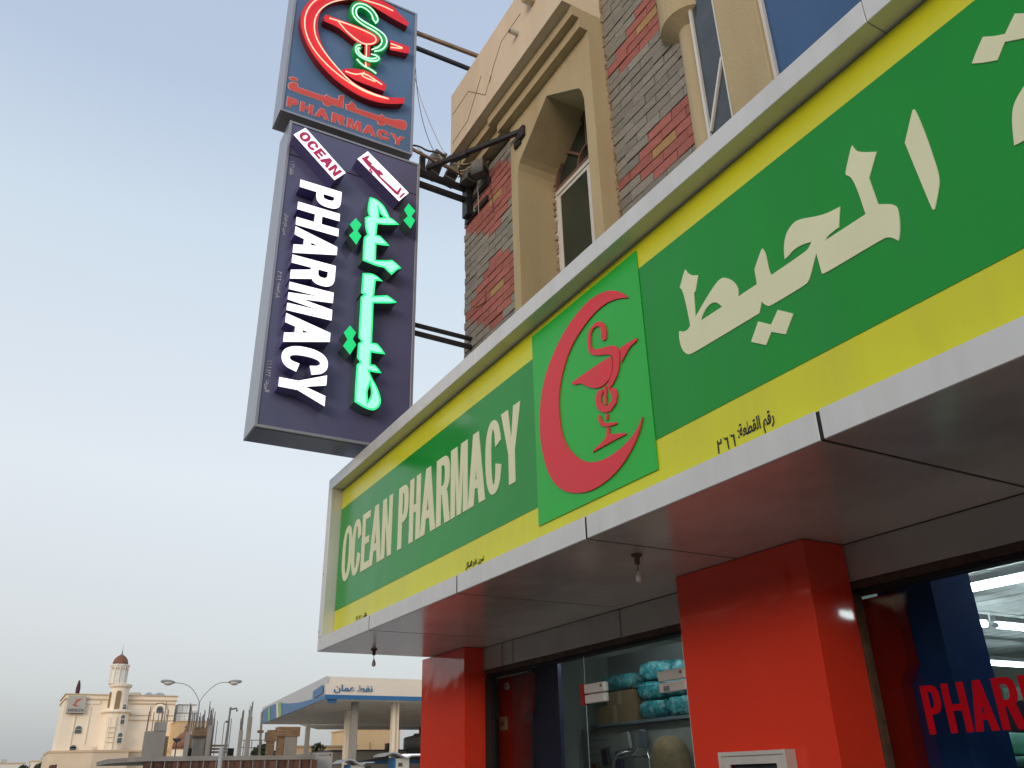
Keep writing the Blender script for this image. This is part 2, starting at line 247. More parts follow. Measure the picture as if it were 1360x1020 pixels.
M['magenta'] = mat('letter_magenta', (.50, .025, .13), .5, var=0, emit=(.9, .05, .2), estr=.12)
M['letter_red'] = mat('letter_red', (.78, .09, .075), .4, var=.05)
M['letter_pink'] = mat('letter_outline', (.85, .50, .47), .5, var=.05)
M['black_steel'] = mat('black_steel', (.022, .022, .026), .5, .3, var=.3, dirt=(.09, .05, .035), dscale=6, damt=.5)
M['brown_steel'] = mat('primer_steel', (.30, .20, .14), .7, .1, var=.2, dirt=(.16, .08, .05), dscale=6, damt=.6)
M['grey_metal'] = mat('ballast_grey', (.17, .165, .155), .6, .3, var=.2, dirt=(.10, .07, .05), dscale=8, damt=.6)
M['cable_white'] = mat('cable_pale', (.45, .41, .36), .6)
M['cable_dark'] = mat('cable_dark', (.06, .06, .06), .6)
M['bulb'] = mat('bulb_glass', (.55, .53, .48), .08, var=.05, spec=.8)
M['holder'] = mat('bulb_holder', (.10, .07, .05), .5)
M['plastic_white'] = mat('plastic_white', (.62, .60, .56), .4, var=.05, dirt=(.45, .40, .33), damt=.3)
M['ceiling_panel'] = mat('ceiling_panel', (.82, .86, .90), .25, .0, var=.18, scale=4, stretch=(8, 1.2, 1))
M['tube'] = mat('fluorescent_tube', (1, 1, 1), .5, var=0, emit=(.92, .97, 1.0), estr=20.0)
M['fixture'] = mat('light_fixture', (.70, .74, .76), .4, var=.04)
M['wall_in'] = mat('inner_wall', (.34, .37, .34), .7, var=.08)
M['floor_in'] = mat('inner_floor', (.40, .38, .35), .3, var=.08)
M['navy'] = mat('column_blue', (.012, .060, .26), .7, spec=.08, var=.15)
M['purple_dark'] = mat('purple_panel', (.035, .03, .09), .4, var=.1)
M['teal'] = mat('teal_wrap', (.035, .27, .30), .22, var=.55, scale=22, bump=1.0, bscale=30, dirt=(.45, .68, .70), dscale=14, damt=.7)
M['carton'] = mat('cardboard', (.30, .19, .10), .8, var=.12, scale=3)
M['tape'] = mat('parcel_tape', (.42, .30, .18), .35, var=.1)
M['shelf'] = mat('shelf_metal', (.20, .23, .27), .4, .2, var=.08)
M['pegboard'] = mat('pegboard_grey', (.30, .31, .30), .6, var=.08)
M['chrome'] = mat('chrome_tube', (.7, .7, .7), .15, .9, var=.05)
M['plush'] = mat('plush_tan', (.30, .21, .12), .9, var=.2, scale=12, bump=.5)
M['mint'] = mat('pack_mint', (.22, .62, .48), .35, var=.15, scale=6)
M['mint_dark'] = mat('pack_green', (.02, .30, .25), .35, var=.15, scale=6)
M['pack_yellow'] = mat('pack_yellow', (.70, .55, .08), .4)
M['dark_pack'] = mat('pack_dark', (.03, .02, .05), .5, var=.4, scale=8)
def film(name, color):
    m = bpy.data.materials.new(name); m.use_nodes = True
    nt = m.node_tree; nt.nodes.clear()
    o = nt.nodes.new('ShaderNodeOutputMaterial')
    d = nt.nodes.new('ShaderNodeBsdfDiffuse'); d.inputs[0].default_value = (*color, 1)
    t = nt.nodes.new('ShaderNodeBsdfTransparent'); t.inputs[0].default_value = (.85, .02, .03, 1)
    mx = nt.nodes.new('ShaderNodeMixShader'); mx.inputs[0].default_value = .62
    nt.links.new(t.outputs[0], mx.inputs[1]); nt.links.new(d.outputs[0], mx.inputs[2]); nt.links.new(mx.outputs[0], o.inputs[0])
    return m
M['letter_window'] = film('window_film_red', (.75, .012, .03))
M['jamb'] = mat('rusty_jamb', (.11, .068, .042), .8, var=.5, scale=12, bump=.5, bscale=40, dirt=(.05, .03, .02), dscale=9, damt=.7)
M['forecourt'] = mat('forecourt_concrete', (.46, .43, .38), .8, var=.1, scale=.6)
M['asphalt'] = mat('asphalt', (.055, .053, .05), .9, var=.25, scale=3, bump=.4, bscale=90)
M['sand'] = mat('sandy_ground', (.17, .145, .115), .95, var=.2, scale=.05, bump=.3, bscale=2)
M['paving'] = mat('pavement', (.24, .215, .18), .85, var=.15, scale=1.5, bump=.2)
M['paint'] = mat('road_paint', (.7, .7, .66), .7, var=.15)
M['b_cream'] = mat('mosque_cream', (.92, .82, .68), .85, var=.05, scale=.25, spec=.2, dirt=(.66, .54, .40), dscale=.2, damt=.35)
M['b_cream2'] = mat('mosque_podium', (.72, .60, .46), .85, var=.06, scale=.3, spec=.2, dirt=(.53, .42, .30), dscale=.25, damt=.4)
M['b_trim'] = mat('mosque_trim', (.62, .48, .33), .85, var=.08, scale=.4)
M['b_white'] = mat('minaret_white', (.80, .77, .71), .8, var=.05, scale=.6)
M['dome_brown'] = mat('dome_brown', (.24, .105, .062), .7, var=.2, scale=2)
M['far_window'] = mat('far_window', (.10, .13, .13), .3, var=.3)
M['concrete'] = mat('concrete', (.34, .315, .28), .9, var=.18, scale=1.2, bump=.3, bscale=8, stretch=(1, 1, .6), dirt=(.22, .19, .16), dscale=.8, damt=.5)
M['formwork'] = mat('formwork_wood', (.30, .19, .11), .85, var=.35, scale=3, stretch=(1, 1, 5))
M['formwork_red'] = mat('formwork_red', (.17, .080, .055), .85, rnd=.35, var=.5, scale=1.2, stretch=(3, 1, .4))
M['rebar'] = mat('rebar_grey', (.21, .20, .20), .7, .2, var=.3)
M['galv'] = mat('lamp_post_grey', (.30, .30, .29), .6, .1, var=.1)
M['lamp_glass'] = mat('lamp_lens', (.60, .58, .54), .3, var=.1)
M['canopy_white'] = mat('canopy_white', (.76, .68, .58), .45, var=.04, scale=.5)
M['canopy_grey'] = mat('canopy_grey', (.52, .53, .55), .45, var=.05, scale=.5)  # canopy side's shade is put into this grey; the cabin shares it
M['canopy_blue'] = mat('canopy_blue', (.022, .14, .34), .4, var=.05)
M['canopy_lime'] = mat('canopy_lime', (.22, .42, .10), .4)
M['canopy_under'] = mat('canopy_underside', (.80, .72, .60), .5, .1, var=.10, scale=1.5)
M['metal_dark'] = mat('dark_roof', (.07, .08, .10), .6)
M['shed'] = mat('station_wall', (.36, .34, .31), .8, var=.08, scale=.6)
M['peach'] = mat('peach_render', (.66, .47, .27), .85, var=.05, scale=.4)
M['street_wall'] = mat('street_wall', (.12, .10, .08), .85, var=.2, scale=.4)
M['box_grey'] = mat('packet_grey', (.34, .34, .32), .4, var=.15)
M['b_trim2'] = mat('rough_mortar', (.36, .28, .18), .95, var=.4, scale=20)
M['tank'] = mat('tank_grey', (.46, .46, .46), .6, var=.08)
M['foliage'] = mat('foliage', (.05, .075, .035), .8, var=.4, scale=2)
M['bark'] = mat('bark', (.10, .075, .05), .9)
M['flag'] = mat('flag_maroon', (.09, .03, .035), .8)
M['sign_grey'] = mat('billboard_grey', (.46, .45, .42), .6, var=.06)
M['tile_joint'] = mat('tile_joint', (.35, .35, .33), .8)
M['white_tile'] = mat('white_tile', (.88, .88, .86), .5, var=.05)
M['fig'] = mat('sign_red_far', (.50, .13, .08), .6)

# ------------------------------------------------------------ helpers
def tag(o, label=None, cat=None, group=None, kind=None):
    if label: o['label'] = label
    if cat: o['category'] = cat
    if group: o['group'] = group
    if kind: o['kind'] = kind
    return o

def thing(name, label, cat, loc=(0, 0, 0), group=None):
    o = bpy.data.objects.new(name, None)
    o.empty_display_size = .1
    o.location = loc
    col.objects.link(o)
    return tag(o, label, cat, group)

def absloc(o):
    v = Vector((0, 0, 0))
    while o is not None:
        v = v + Vector(o.location); o = o.parent
    return v

def link(name, me, material, parent=None, label=None, loc=None):
    """loc = world position of the mesh's own origin"""
    o = bpy.data.objects.new(name, me)
    if material is not None and not me.materials:
        me.materials.append(material)
    w = Vector(loc) if loc is not None else Vector((0, 0, 0))
    if parent is not None:
        o.parent = parent
        o.location = w - absloc(parent)
    else:
        o.location = w
    col.objects.link(o)
    if label: o['label'] = label
    return o

class MB:
    def __init__(s): s.v = []; s.f = []
    def quad(s, a, b, c, d):
        n = len(s.v); s.v += [a, b, c, d]; s.f.append((n, n+1, n+2, n+3)); return s
    def box(s, x0, x1, y0, y1, z0, z1, rot=None, piv=None):
        if x0 > x1: x0, x1 = x1, x0
        if y0 > y1: y0, y1 = y1, y0
        if z0 > z1: z0, z1 = z1, z0
        n = len(s.v)
        vs = [(x, y, z) for z in (z0, z1) for y in (y0, y1) for x in (x0, x1)]
        if rot is not None:
            pv = Vector(piv or ((x0+x1)/2, (y0+y1)/2, (z0+z1)/2))
            vs = [tuple(rot @ (Vector(q)-pv) + pv) for q in vs]
        s.v += vs
        s.f += [(n, n+2, n+3, n+1), (n+4, n+5, n+7, n+6), (n, n+1, n+5, n+4), (n+2, n+6, n+7, n+3), (n, n+4, n+6, n+2), (n+1, n+3, n+7, n+5)]
        return s
    def prism(s, pts, axis, a, b):
        """pts: polygon in the two other axes; extruded along axis from a to b (concave is fine: faces are n-gons)"""
        n = len(s.v); k = len(pts)
        def P(p, t):
            if axis == 'x': return (t, p[0], p[1])
            if axis == 'y': return (p[0], t, p[1])
            return (p[0], p[1], t)
        s.v += [P(p, a) for p in pts] + [P(p, b) for p in pts]
        s.f.append(tuple(range(n, n+k))); s.f.append(tuple(reversed(range(n+k, n+2*k))))
        for i in range(k):
            j = (i+1) % k
            s.f.append((n+i, n+k+i, n+k+j, n+j))
        return s
    def tube(s, pts, r, seg=8, cap=True, radii=None):
        pts = [Vector(p) for p in pts]
        n0 = len(s.v); up = None
        for i, p in enumerate(pts):
            t = (pts[min(i+1, len(pts)-1)] - pts[max(i-1, 0)]).normalized()
            if up is None:
                up = t.cross(Vector((0, 0, 1)))
                if up.length < .01: up = t.cross(Vector((0, 1, 0)))
                up.normalize()
            else:
                up = (up - t*up.dot(t))
                up.normalize()
            w = t.cross(up)
            rr = radii[i] if radii else r
            for k in range(seg):
                a = 2*math.pi*k/seg
                s.v.append(tuple(p + up*math.cos(a)*rr + w*math.sin(a)*rr))
        for i in range(len(pts)-1):
            for k in range(seg):
                a = n0+i*seg+k; b = n0+i*seg+(k+1) % seg
                s.f.append((a, b, b+seg, a+seg))
        if cap:
            s.f.append(tuple(reversed(range(n0, n0+seg))))
            s.f.append(tuple(range(n0+(len(pts)-1)*seg, n0+len(pts)*seg)))
        return s
    def lathe(s, c, prof, seg=24, cap=True, a0=0, a1=2*math.pi):
        """prof: (radius, z)"""
        n0 = len(s.v); full = abs(a1-a0-2*math.pi) < 1e-6
        m = seg if full else seg+1
        for r, z in prof:
            for k in range(m):
                a = a0+(a1-a0)*k/seg
                s.v.append((c[0]+math.cos(a)*r, c[1]+math.sin(a)*r, c[2]+z))
        for i in range(len(prof)-1):
            for k in range(seg):
                a = n0+i*m+k; b = n0+i*m+(k+1) % m
                s.f.append((a, b, b+m, a+m))
        if cap and full:
            s.f.append(tuple(reversed(range(n0, n0+m)))); s.f.append(tuple(range(n0+(len(prof)-1)*m, n0+len(prof)*m)))
        return s
    def mesh(s, name='mesh', smooth=False, bevel=0.0):
        me = bpy.data.meshes.new(name)
        me.from_pydata(s.v, [], s.f)
        bm = bmesh.new(); bm.from_mesh(me)
        bmesh.ops.recalc_face_normals(bm, faces=bm.faces)
        if bevel:
            es = [e for e in bm.edges if len(e.link_faces) == 2 and e.calc_face_angle(0) > .6]
            bmesh.ops.bevel(bm, geom=es, offset=bevel, segments=1, affect='EDGES', clamp_overlap=True)
        bm.to_mesh(me); bm.free()
        if smooth:
            for p in me.polygons: p.use_smooth = True
        return me
    def build(s, name, material, parent=None, label=None, smooth=False, bevel=0.0):
        return link(name, s.mesh(name, smooth, bevel), material, parent, label)

def setkind(o, k='structure'): o['kind'] = k; return o

def frameX(x):   # plane facing -X: local (a, b) -> world (x, -a, b)
    return Matrix(((0, 0, -1, x), (-1, 0, 0, 0), (0, 1, 0, 0), (0, 0, 0, 1)))
def frameY(y):   # plane facing -Y
    return Matrix(((1, 0, 0, 0), (0, 0, -1, y), (0, 1, 0, 0), (0, 0, 0, 1)))

def plate(name, contours, frame, depth, material, parent, offset=0.0, bevel=0.0, side=None, label=None):
    """flat shape with holes; front face on the frame's plane, body going back by depth"""
    cu = bpy.data.curves.new('outline', 'CURVE')
    cu.dimensions = '2D'; cu.fill_mode = 'BOTH'
    for c in contours:
        sp = cu.splines.new('POLY'); sp.points.add(len(c)-1)
        for i, (a, b) in enumerate(c): sp.points[i].co = (a, b, 0, 1)
        sp.use_cyclic_u = True
    cu.extrude = depth/2; cu.offset = offset
    if bevel: cu.bevel_depth = bevel; cu.bevel_resolution = 1; cu.offset = offset - bevel
    o = bpy.data.objects.new('tmp', cu)
    me = bpy.data.meshes.new_from_object(o)
    bpy.data.objects.remove(o); bpy.data.curves.remove(cu)
    me.transform(frame @ Matrix.Translation((0, 0, -depth/2)))
    me.materials.clear(); me.materials.append(material)
    if side is not None:
        me.materials.append(side)
        nz = Vector((frame[0][2], frame[1][2], frame[2][2]))
        for p in me.polygons:
            if p.normal.dot(nz) < .5: p.material_index = 1
    for p in me.polygons: p.use_smooth = False
    return link(name, me, None, parent, label)

def flipY(cs): return [[(-a, b) for a, b in c] for c in cs]   # (y, z) on an X plane -> local

def smooth_poly(c, it=1, closed=True):
    for _ in range(it):
        out = []
        n = len(c)
        for i in range(n):
            p0, p1 = c[i], c[(i+1) % n]
            out.append((p0[0]*.75+p1[0]*.25, p0[1]*.75+p1[1]*.25))
            out.append((p0[0]*.25+p1[0]*.75, p0[1]*.25+p1[1]*.75))
        c = out
    return c

def cornered(c, ang=33, it=2):
    """rounds only the gentle corners of a traced outline; sharp ones stay"""
    for _ in range(it):
        n = len(c); out = []
        for i in range(n):
            a, b, d = Vector(c[i-1]), Vector(c[i]), Vector(c[(i+1) % n])
            u, v = b-a, d-b
            if u.length < 1e-6 or v.length < 1e-6: continue
            t = abs(math.degrees(u.angle(v)))
            if t > ang: out.append(tuple(b))
            else:
                out.append(tuple(b - u*.25)); out.append(tuple(b + v*.25))
        c = out
    return c

def ell(cx, cy, rx, ry, a0, a1, n, p=2.3):
    out = []
    for i in range(n+1):
        a = R(a0+(a1-a0)*i/n)
        c, s_ = math.cos(a), math.sin(a)
        out.append((cx+rx*math.copysign(abs(c)**(2/p), c), cy+ry*math.copysign(abs(s_)**(2/p), s_)))
    return out

def glyph(ch, w, h, t, th=None):
    """bold grotesque capitals, w wide, h high, stems t, arms th"""
    th = th or t*.8
    if ch == 'O':
        return [ell(w/2, h/2, w/2, h/2, 0, 360, 40)[:-1], ell(w/2, h/2, w/2-t, h/2-th, 360, 0, 32)[:-1]]
    if ch == 'C':
        o = ell(w/2, h/2, w/2, h/2, 32, 328, 34)
        i = ell(w/2, h/2, w/2-t, h/2-th, 325, 35, 28)
        o[0] = (w*.985, h*.665); o[-1] = (w*.985, h*.335)
        i[0] = (w-t*1.0, h*.39); i[-1] = (w-t*1.0, h*.61)
        return [o+i]
    if ch == 'E':
        return [[(0, 0), (w, 0), (w, th), (t, th), (t, h*.5-th/2), (w*.92, h*.5-th/2), (w*.92, h*.5+th/2), (t, h*.5+th/2), (t, h-th), (w*.97, h-th), (w*.97, h), (0, h)]]
    if ch == 'I': return [[(0, 0), (t, 0), (t, h), (0, h)]]
    if ch == 'A':
        s_ = t*1.06
        ax = w/2-t*.52; bx = w/2+t*.52
        # inner counter triangle
        def le(y): return ax*y/h + s_
        def re(y): return w-(ax*y/h)-s_
        y0 = h*.22; y1 = h*.22+th
        yt = min(h*.80, (w-2*s_)/(2*ax/h))
        return [[(0, 0), (s_, 0), (le(y0), y0), (re(y0), y0), (w-s_, 0), (w, 0), (bx, h), (ax, h)], [(le(y1), y1), (w/2-.0005, yt), (w/2+.0005, yt), (re(y1), y1)]]
    if ch == 'N':
        return [[(0, 0), (t*.95, 0), (t*.95, h*.63), (w-t*1.0, 0), (w, 0), (w, h), (w-t*.95, h), (w-t*.95, h*.37), (t*1.0, h), (0, h)]]
    if ch == 'H':
        return [[(0, 0), (t, 0), (t, h*.5-th/2), (w-t, h*.5-th/2), (w-t, 0), (w, 0), (w, h), (w-t, h), (w-t, h*.5+th/2), (t, h*.5+th/2), (t, h), (0, h)]]
    if ch == 'M':
        q = t*.88
        return [[(0, 0), (q, 0), (q, h*.70), (w/2-q*.48, 0), (w/2+q*.48, 0), (w-q, h*.70), (w-q, 0), (w, 0), (w, h), (w-q*1.45, h), (w/2, h*.32), (q*1.45, h), (0, h)]]
    if ch == 'Y':
        return [[(w/2-t/2, 0), (w/2+t/2, 0), (w/2+t/2, h*.40), (w, h), (w-t*1.12, h), (w/2, h*.56), (t*1.12, h), (0, h), (w/2-t/2, h*.40)]]
    if ch in 'PR':
        b = h*.40 if ch == 'P' else h*.44
        ry = (h-b)/2; rx = min(w*.5, ry*1.1)
        cx = w-rx-(.0 if ch == 'P' else w*.03); cy = b+ry
        arc = ell(cx, cy, rx, ry, -90, 90, 14, 2.6)
        ia = ell(cx, cy, rx-t, max(ry-th, .001), 90, -90, 12, 2.4)
        hole = [(t, b+th)] + [(t, h-th)] + ia
        if ch == 'P':
            return [[(0, 0), (t, 0), (t, b)] + arc + [(0, h)], hole]
        return [[(0, 0), (t, 0), (t, b), (w*.42, b), (w-t*1.08, 0), (w, 0), (w*.80, b+th*.12)] + [p for p in arc if p[1] > b+th*.12] + [(0, h)], hole]
    raise ValueError(ch)

def word(items, h, t, frame, depth, material, parent, side=None, base=0.0, vert=None, outline=None, th=None):
    """items: (character, start, end) along the local x axis; vert(a, b) maps letter space to local"""
    for ch, a, b in items:
        cs = glyph(ch, abs(b-a), h, t, th)
        cs = [[(a+x, base+y) if vert is None else vert(a+x, y) for x, y in c] for c in cs]
        if outline:
            plate('letter_rim', cs, outline[0], outline[1], outline[2], parent, offset=outline[3])
        plate('letter', cs, frame, depth, material, parent, side=side)

ARAB = {'plot': '\u0662', 'raqm': ':\ufe94\ufecc\ufec4\ufed8\ufedf\ufe8d \ufee2\ufed7\ufead',
        'town': '\ufede\ufe8b\ufe8e\ufe92\ufed8\ufedf\ufe8d \ufe9e\ufee0\ufed3 :\ufee6\ufef3\ufeae\ufee4\ufe97',
        'tel': ':\ufed2\ufe97\ufe8e\ufeeb', 'oil': '\ufee5\ufe8e\ufee4\ufecb \ufec2\ufed4\ufee7', 'post': ':\ufeaa\ufef3\ufeae\ufe92\ufedf\ufe8d'}
def small_text(name, s, frame, a0, a1, b0, b1, material, parent, bold=.02, depth=.002, vert=None):
    cu = bpy.data.curves.new('text', 'FONT')
    cu.body = s; cu.extrude = .001; cu.offset = bold; cu.resolution_u = 3
    o = bpy.data.objects.new('tmp', cu)
    me = bpy.data.meshes.new_from_object(o)
    bpy.data.objects.remove(o); bpy.data.curves.remove(cu)
    if not me.vertices: return None
    xs = [v.co.x for v in me.vertices]; ys = [v.co.y for v in me.vertices]
    x0, x1, y0, y1 = min(xs), max(xs), min(ys), max(ys)
    for v in me.vertices:
        a = a0+(v.co.x-x0)/(x1-x0)*(a1-a0); b = b0+(v.co.y-y0)/(y1-y0)*(b1-b0)
        if vert: a, b = vert(a, b)
        v.co = (a, b, depth if v.co.z > 0 else 0)
    me.transform(frame)
    me.materials.clear()
    return link(name, me, material, parent)
def digit6(a, b, w, h, t):   # Arabic-Indic six
    return [[(a, b+h), (a+t, b+h), (a+t*1.2, b+h*.78), (a+w-t*1.4, b+h*.78), (a+w-t*.9, b), (a+w, b), (a+w-t*.1, b+h*.9), (a+t*1.0, b+h*.93)]]
def digit2(a, b, w, h, t):
    return [[(a+t*.3, b+h), (a+t*1.1, b+h*.98), (a+t*1.25, b+h*.8), (a+w-t, b+h*.8), (a+w-t, b+h), (a+w, b+h), (a+w, b+h*.66), (a+t*1.3, b+h*.64), (a+t*1.1, b), (a, b)]]
def digit1(a, b, w, h, t): return [[(a, b+h), (a+t, b+h), (a+w*.75+t*.5, b), (a+w*.75-t*.3, b)]]

# ============================================================ ground
g = MB().box(-1200, 1200, -1200, 1200, -.6, -.02).build('ground', M['sand']); setkind(g)
rd = MB().box(-16, -5.2, -300, 600, -.016, -.012).build('road', M['asphalt']); setkind(rd)
rl = MB()
for i in range(-20, 40): rl.box(-10.7, -10.55, i*6, i*6+3, -.008, -.006)
setkind(rl.build('road_marking', M['paint']))
setkind(MB().box(-5.0, 4.3, -30, 9.4, -.018, 0).build('pavement', M['paving']))
setkind(MB().box(-5.2, -5.0, -30, 9.4, -.018, .12).build('kerb', M['concrete'], bevel=.02))
setkind(MB().box(4.3, 60, 9.4, 75, -.018, -.006).build('forecourt', M['forecourt']))

# ============================================================ the other side of the street, outside the frame
def street_block(label, x0, x1, y0, y1, h_, m_, floors, bays):
    t = thing('street_building', label, 'building', ((x0+x1)/2, (y0+y1)/2, 0))
    MB().box(x0, x1, y0, y1, 0, h_).build('wall', M[m_], t)
    MB().box(x0-.2, x1+.2, y0-.2, y1+.2, h_, h_+.5).build('roof_edge', M['b_trim'], t)
    wm = MB().box(-.04, .04, -.7, .7, -.8, .8).mesh('window'); wm.materials.append(M['far_window'])
    for i in range(floors):
        for j in range(bays):
            link('window', wm, None, t, loc=(x1+.03, y0+(j+.5)*(y1-y0)/bays, 1.9+i*(h_-1.0)/floors))
street_block('three-storey block behind the camera, added out of view to screen the low sun', -38, -17.5, -76, -22, 9, 'street_wall', 3, 12)  # invented block out of view, put in to screen part of the low sun
street_block('low shop row across the street opposite the pharmacy', -34, -18.5, -20, 14, 6.0, 'street_wall', 1, 9)
street_block('long two-storey terrace up the street, added out of view to darken the glass reflections', -34, -20.5, 43, 72, 8.0, 'street_wall', 2, 7)  # added out of view so the panes mirror walls, not bright horizon
street_block('two-storey house across the street beyond the shop row', -34, -19.5, 17, 40, 8.0, 'street_wall', 2, 6)

# ============================================================ shop building
XW = 4.30     # face of the stone cladding
XPI = 4.09    # face of the cream pier
XPA = 3.775   # face of the parapet
bl = thing('shop_building', 'two-storey corner shop building with cream pier and grey and red stone facing', 'building', (4.3, 3.5, 0))

# plain upper walls behind the cladding; the wall is pierced for the deep window
W0, W1 = 5.37, 6.78
wb = MB()
wb.box(4.21, 4.60, 6.85, 8.30, 2.86, 9.1)
wb.box(4.34, 4.60, 4.06, 5.35, 2.86, 10.4)
wb.box(4.60, 13.0, 8.3, 8.345, 0, 10.4)
wb.box(4.62, 4.9, -6, 3.64, 8.0, 10.4)
wb.box(4.75, 12.9, -6, 8.25, 10.1, 10.4)
wb.box(4.34, 4.60, 5.35, 6.80, 2.86, 5.3)
wb.build('wall', M['plaster'], bl)
MB().box(5.6, 5.65, 4.1, 8.2, 3.2, 10.0).build('backing', M['mortar'], bl)

# --- stone panels, one object per stone
cub = {}
def brick_mesh(seed):
    rr = random.Random(seed)
    m = MB().box(-.5, .5, -.5, .5, -.5, .5)
    me = m.mesh('brick')
    for v in me.vertices:
        if v.co.x < 0:
            v.co.x += rr.uniform(-.10, .10)
            v.co.y *= rr.uniform(.985, .998); v.co.z *= rr.uniform(.955, .995)
    return me
BM = {}
for key, mm in (('g', 'brick_grey'), ('r', 'brick_red'), ('t', 'brick_tan')):
    BM[key] = []
    for k in range(6):
        me = brick_mesh(hash((key, k)) % 999 if False else (ord(key)*7+k)); me.materials.append(M[mm]); BM[key].append(me)

def stone_panel(y0, y1, z0, z1, diamonds, big, phase, L=.345, H=.1157, XW=4.30):
    back = MB().box(XW+.014, XW+.045, y0, y1, z0, z1).build('stone_panel', M['mortar'], bl)
    n = 0
    rows = int((z1-z0)/H)
    zc0 = diamonds[0][1]
    k0 = math.floor((z0-zc0)/H)
    for i in range(rows+2):
        zc = zc0 + (k0+i)*H
        if zc-H/2 < z0 or zc+H/2 > z1: continue
        kk = k0+i
        off = diamonds[0][0] + (L/2 if kk % 2 else 0) + (L*.035*((kk*7) % 3-1))
        j0 = math.floor((y0-off)/L)-1
        for j in range(j0, j0+int((y1-y0)/L)+4):
            a, b = off+j*L-L/2, off+j*L+L/2
            a, b = max(a, y0), min(b, y1)
            if b-a < .035: continue
            yc = (a+b)/2
            key = 'g'
            for dy, dz in diamonds:
                u, v = abs(yc-dy)/(L*big[0]), abs(zc-dz)/(H*big[1])
                if u+v < 1.0: key = 'r'
                if abs(zc-dz) < H*.45 and abs(yc-dy) < L*.45: key = 't'
            rr = random.Random(kk*101+j)
            me = BM[key][rr.randrange(6)]
            o = bpy.data.objects.new('brick', me)
            o.scale = (.030, (b-a)-.009, H-.011)
            o.location = Vector((XW+.010+rr.uniform(-.006, .004), yc, zc)) - absloc(back)
            o.rotation_euler = (rr.uniform(-.003, .003), 0, rr.uniform(-.006, .006))
            o.parent = back
            col.objects.link(o); n += 1
    return back, n
p1, n1 = stone_panel(4.095, 5.214, 6.25, 9.45, [(4.504, 6.807), (4.509, 8.392)], (1.9, 3.6), 0)
XF = 4.16
p2, n2 = stone_panel(6.935, 8.32, 6.10, 8.88, [(7.47, 6.851), (7.497, 8.197)], (2.6, 4.6), 1, .335, .1118, XF)
p1['label'] = 'stone facing between the pier and the half-round column'
p2['label'] = 'stone facing at the far corner'
# the return of the cladding at the far corner
MB().box(XF+.02, XF+.4, 8.305, 8.33, 2.9, 8.98).build('stone_return', M['brick_grey'], bl)
# carved scratch on the lower red diamond
cw = MB()
for a, b in zip(BCRACK, BCRACK[1:]):
    q_ = lambda p: (XF-.010, p[0]*.9674, 1.55+(p[1]-1.55)*.9674)
    cw.tube([q_(a), q_(b)], .006, 4)
cw.build('surface_crack', M['crack'], bl)
# mortar strip beside the pier
sm = MB()
rr = random.Random(5)
zz = 6.0
while zz < 9.5:
    hh = rr.uniform(.03, .09)
    sm.box(XW-.012-rr.uniform(0, .012), XW+.03, 5.205-rr.uniform(.0, .02), 5.225, zz, zz+hh*.9)
    zz += hh
sm.build('mortar_edge', M['b_trim2'], bl)

# --- cream pier with the deep pointed niche
YC = (W0+W1)/2
arch = [(W1, 8.02), (W1-.012, 8.10), (W1-.05, 8.18), (W1-.11, 8.235), (YC, 8.672), (W0+.14, 8.285), (W0+.075, 8.235), (W0+.03, 8.15), (W0, 8.02)]
PN, PF = 5.216, 6.93      # near and far sides of the pier
outer = [(PN, 2.86), (PN, 8.87), (PF, 8.87), (PF, 2.86), (W1, 2.86), (W1, 5.3), (W1, 8.02)] + arch[1:-1] + [(W0, 8.02), (W0, 5.3), (W0, 2.86)]
pr = MB(); pr.prism(outer, 'x', XPI, XPI+.24)
# deep reveals (jambs and head of the niche)
ring_in = [(W1, 2.9)] + arch + [(W0, 2.9)]
ring_out = [(W1+.06, 2.9)] + [(y+(.06 if y > YC else -.06 if y < YC else 0), z+.06) for y, z in arch] + [(W0-.06, 2.9)]
for i in range(len(ring_in)-1):
    a, b, c, d = ring_in[i], ring_in[i+1], ring_out[i+1], ring_out[i]
    pr.prism([a, b, c, d], 'x', XPI+.24, 4.78)
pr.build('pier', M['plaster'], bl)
MB().box(XPI+.02, 4.70, W0+.002, W1-.002, 5.30, 5.42).build('window_sill', M['plaster'], bl)
# stepped cornice above the pier
for x, z0, z1 in ((3.985, 8.870, 9.008), (3.895, 9.008, 9.152)):
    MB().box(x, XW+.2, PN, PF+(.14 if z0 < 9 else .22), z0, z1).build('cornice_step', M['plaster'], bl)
# cornice over the far stone panel
MB().prism([(4.035, PF+.14), (4.035, 8.22), (XF, 8.33), (4.6, 8.33), (4.6, PF+.14)], 'z', 8.885, 9.008).build('cornice_step', M['plaster'], bl)
MB().prism([(3.93, PF+.22), (3.93, 8.12), (XF, 8.33), (4.6, 8.33), (4.6, PF+.22)], 'z', 9.008, 9.152).build('cornice_step', M['plaster'], bl)
# parapet
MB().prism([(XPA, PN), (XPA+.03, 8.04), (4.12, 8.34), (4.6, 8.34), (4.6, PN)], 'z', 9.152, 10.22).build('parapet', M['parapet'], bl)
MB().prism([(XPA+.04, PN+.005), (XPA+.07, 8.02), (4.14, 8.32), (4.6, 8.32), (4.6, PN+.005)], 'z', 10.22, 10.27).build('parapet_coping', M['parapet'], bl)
ck = MB()
for cr_ in CRACKS:
    for a, b in zip(cr_, cr_[1:]):
        xa = XPA+.03*(a[0]-PN)/(8.04-PN)-.001; xb = XPA+.03*(b[0]-PN)/(8.04-PN)-.001
        ck.tube([(xa, a[0], min(a[1], 10.2)), (xb, b[0], min(b[1], 10.2))], .0045, 4, cap=False)
ck.build('surface_crack', M['crack'], bl)
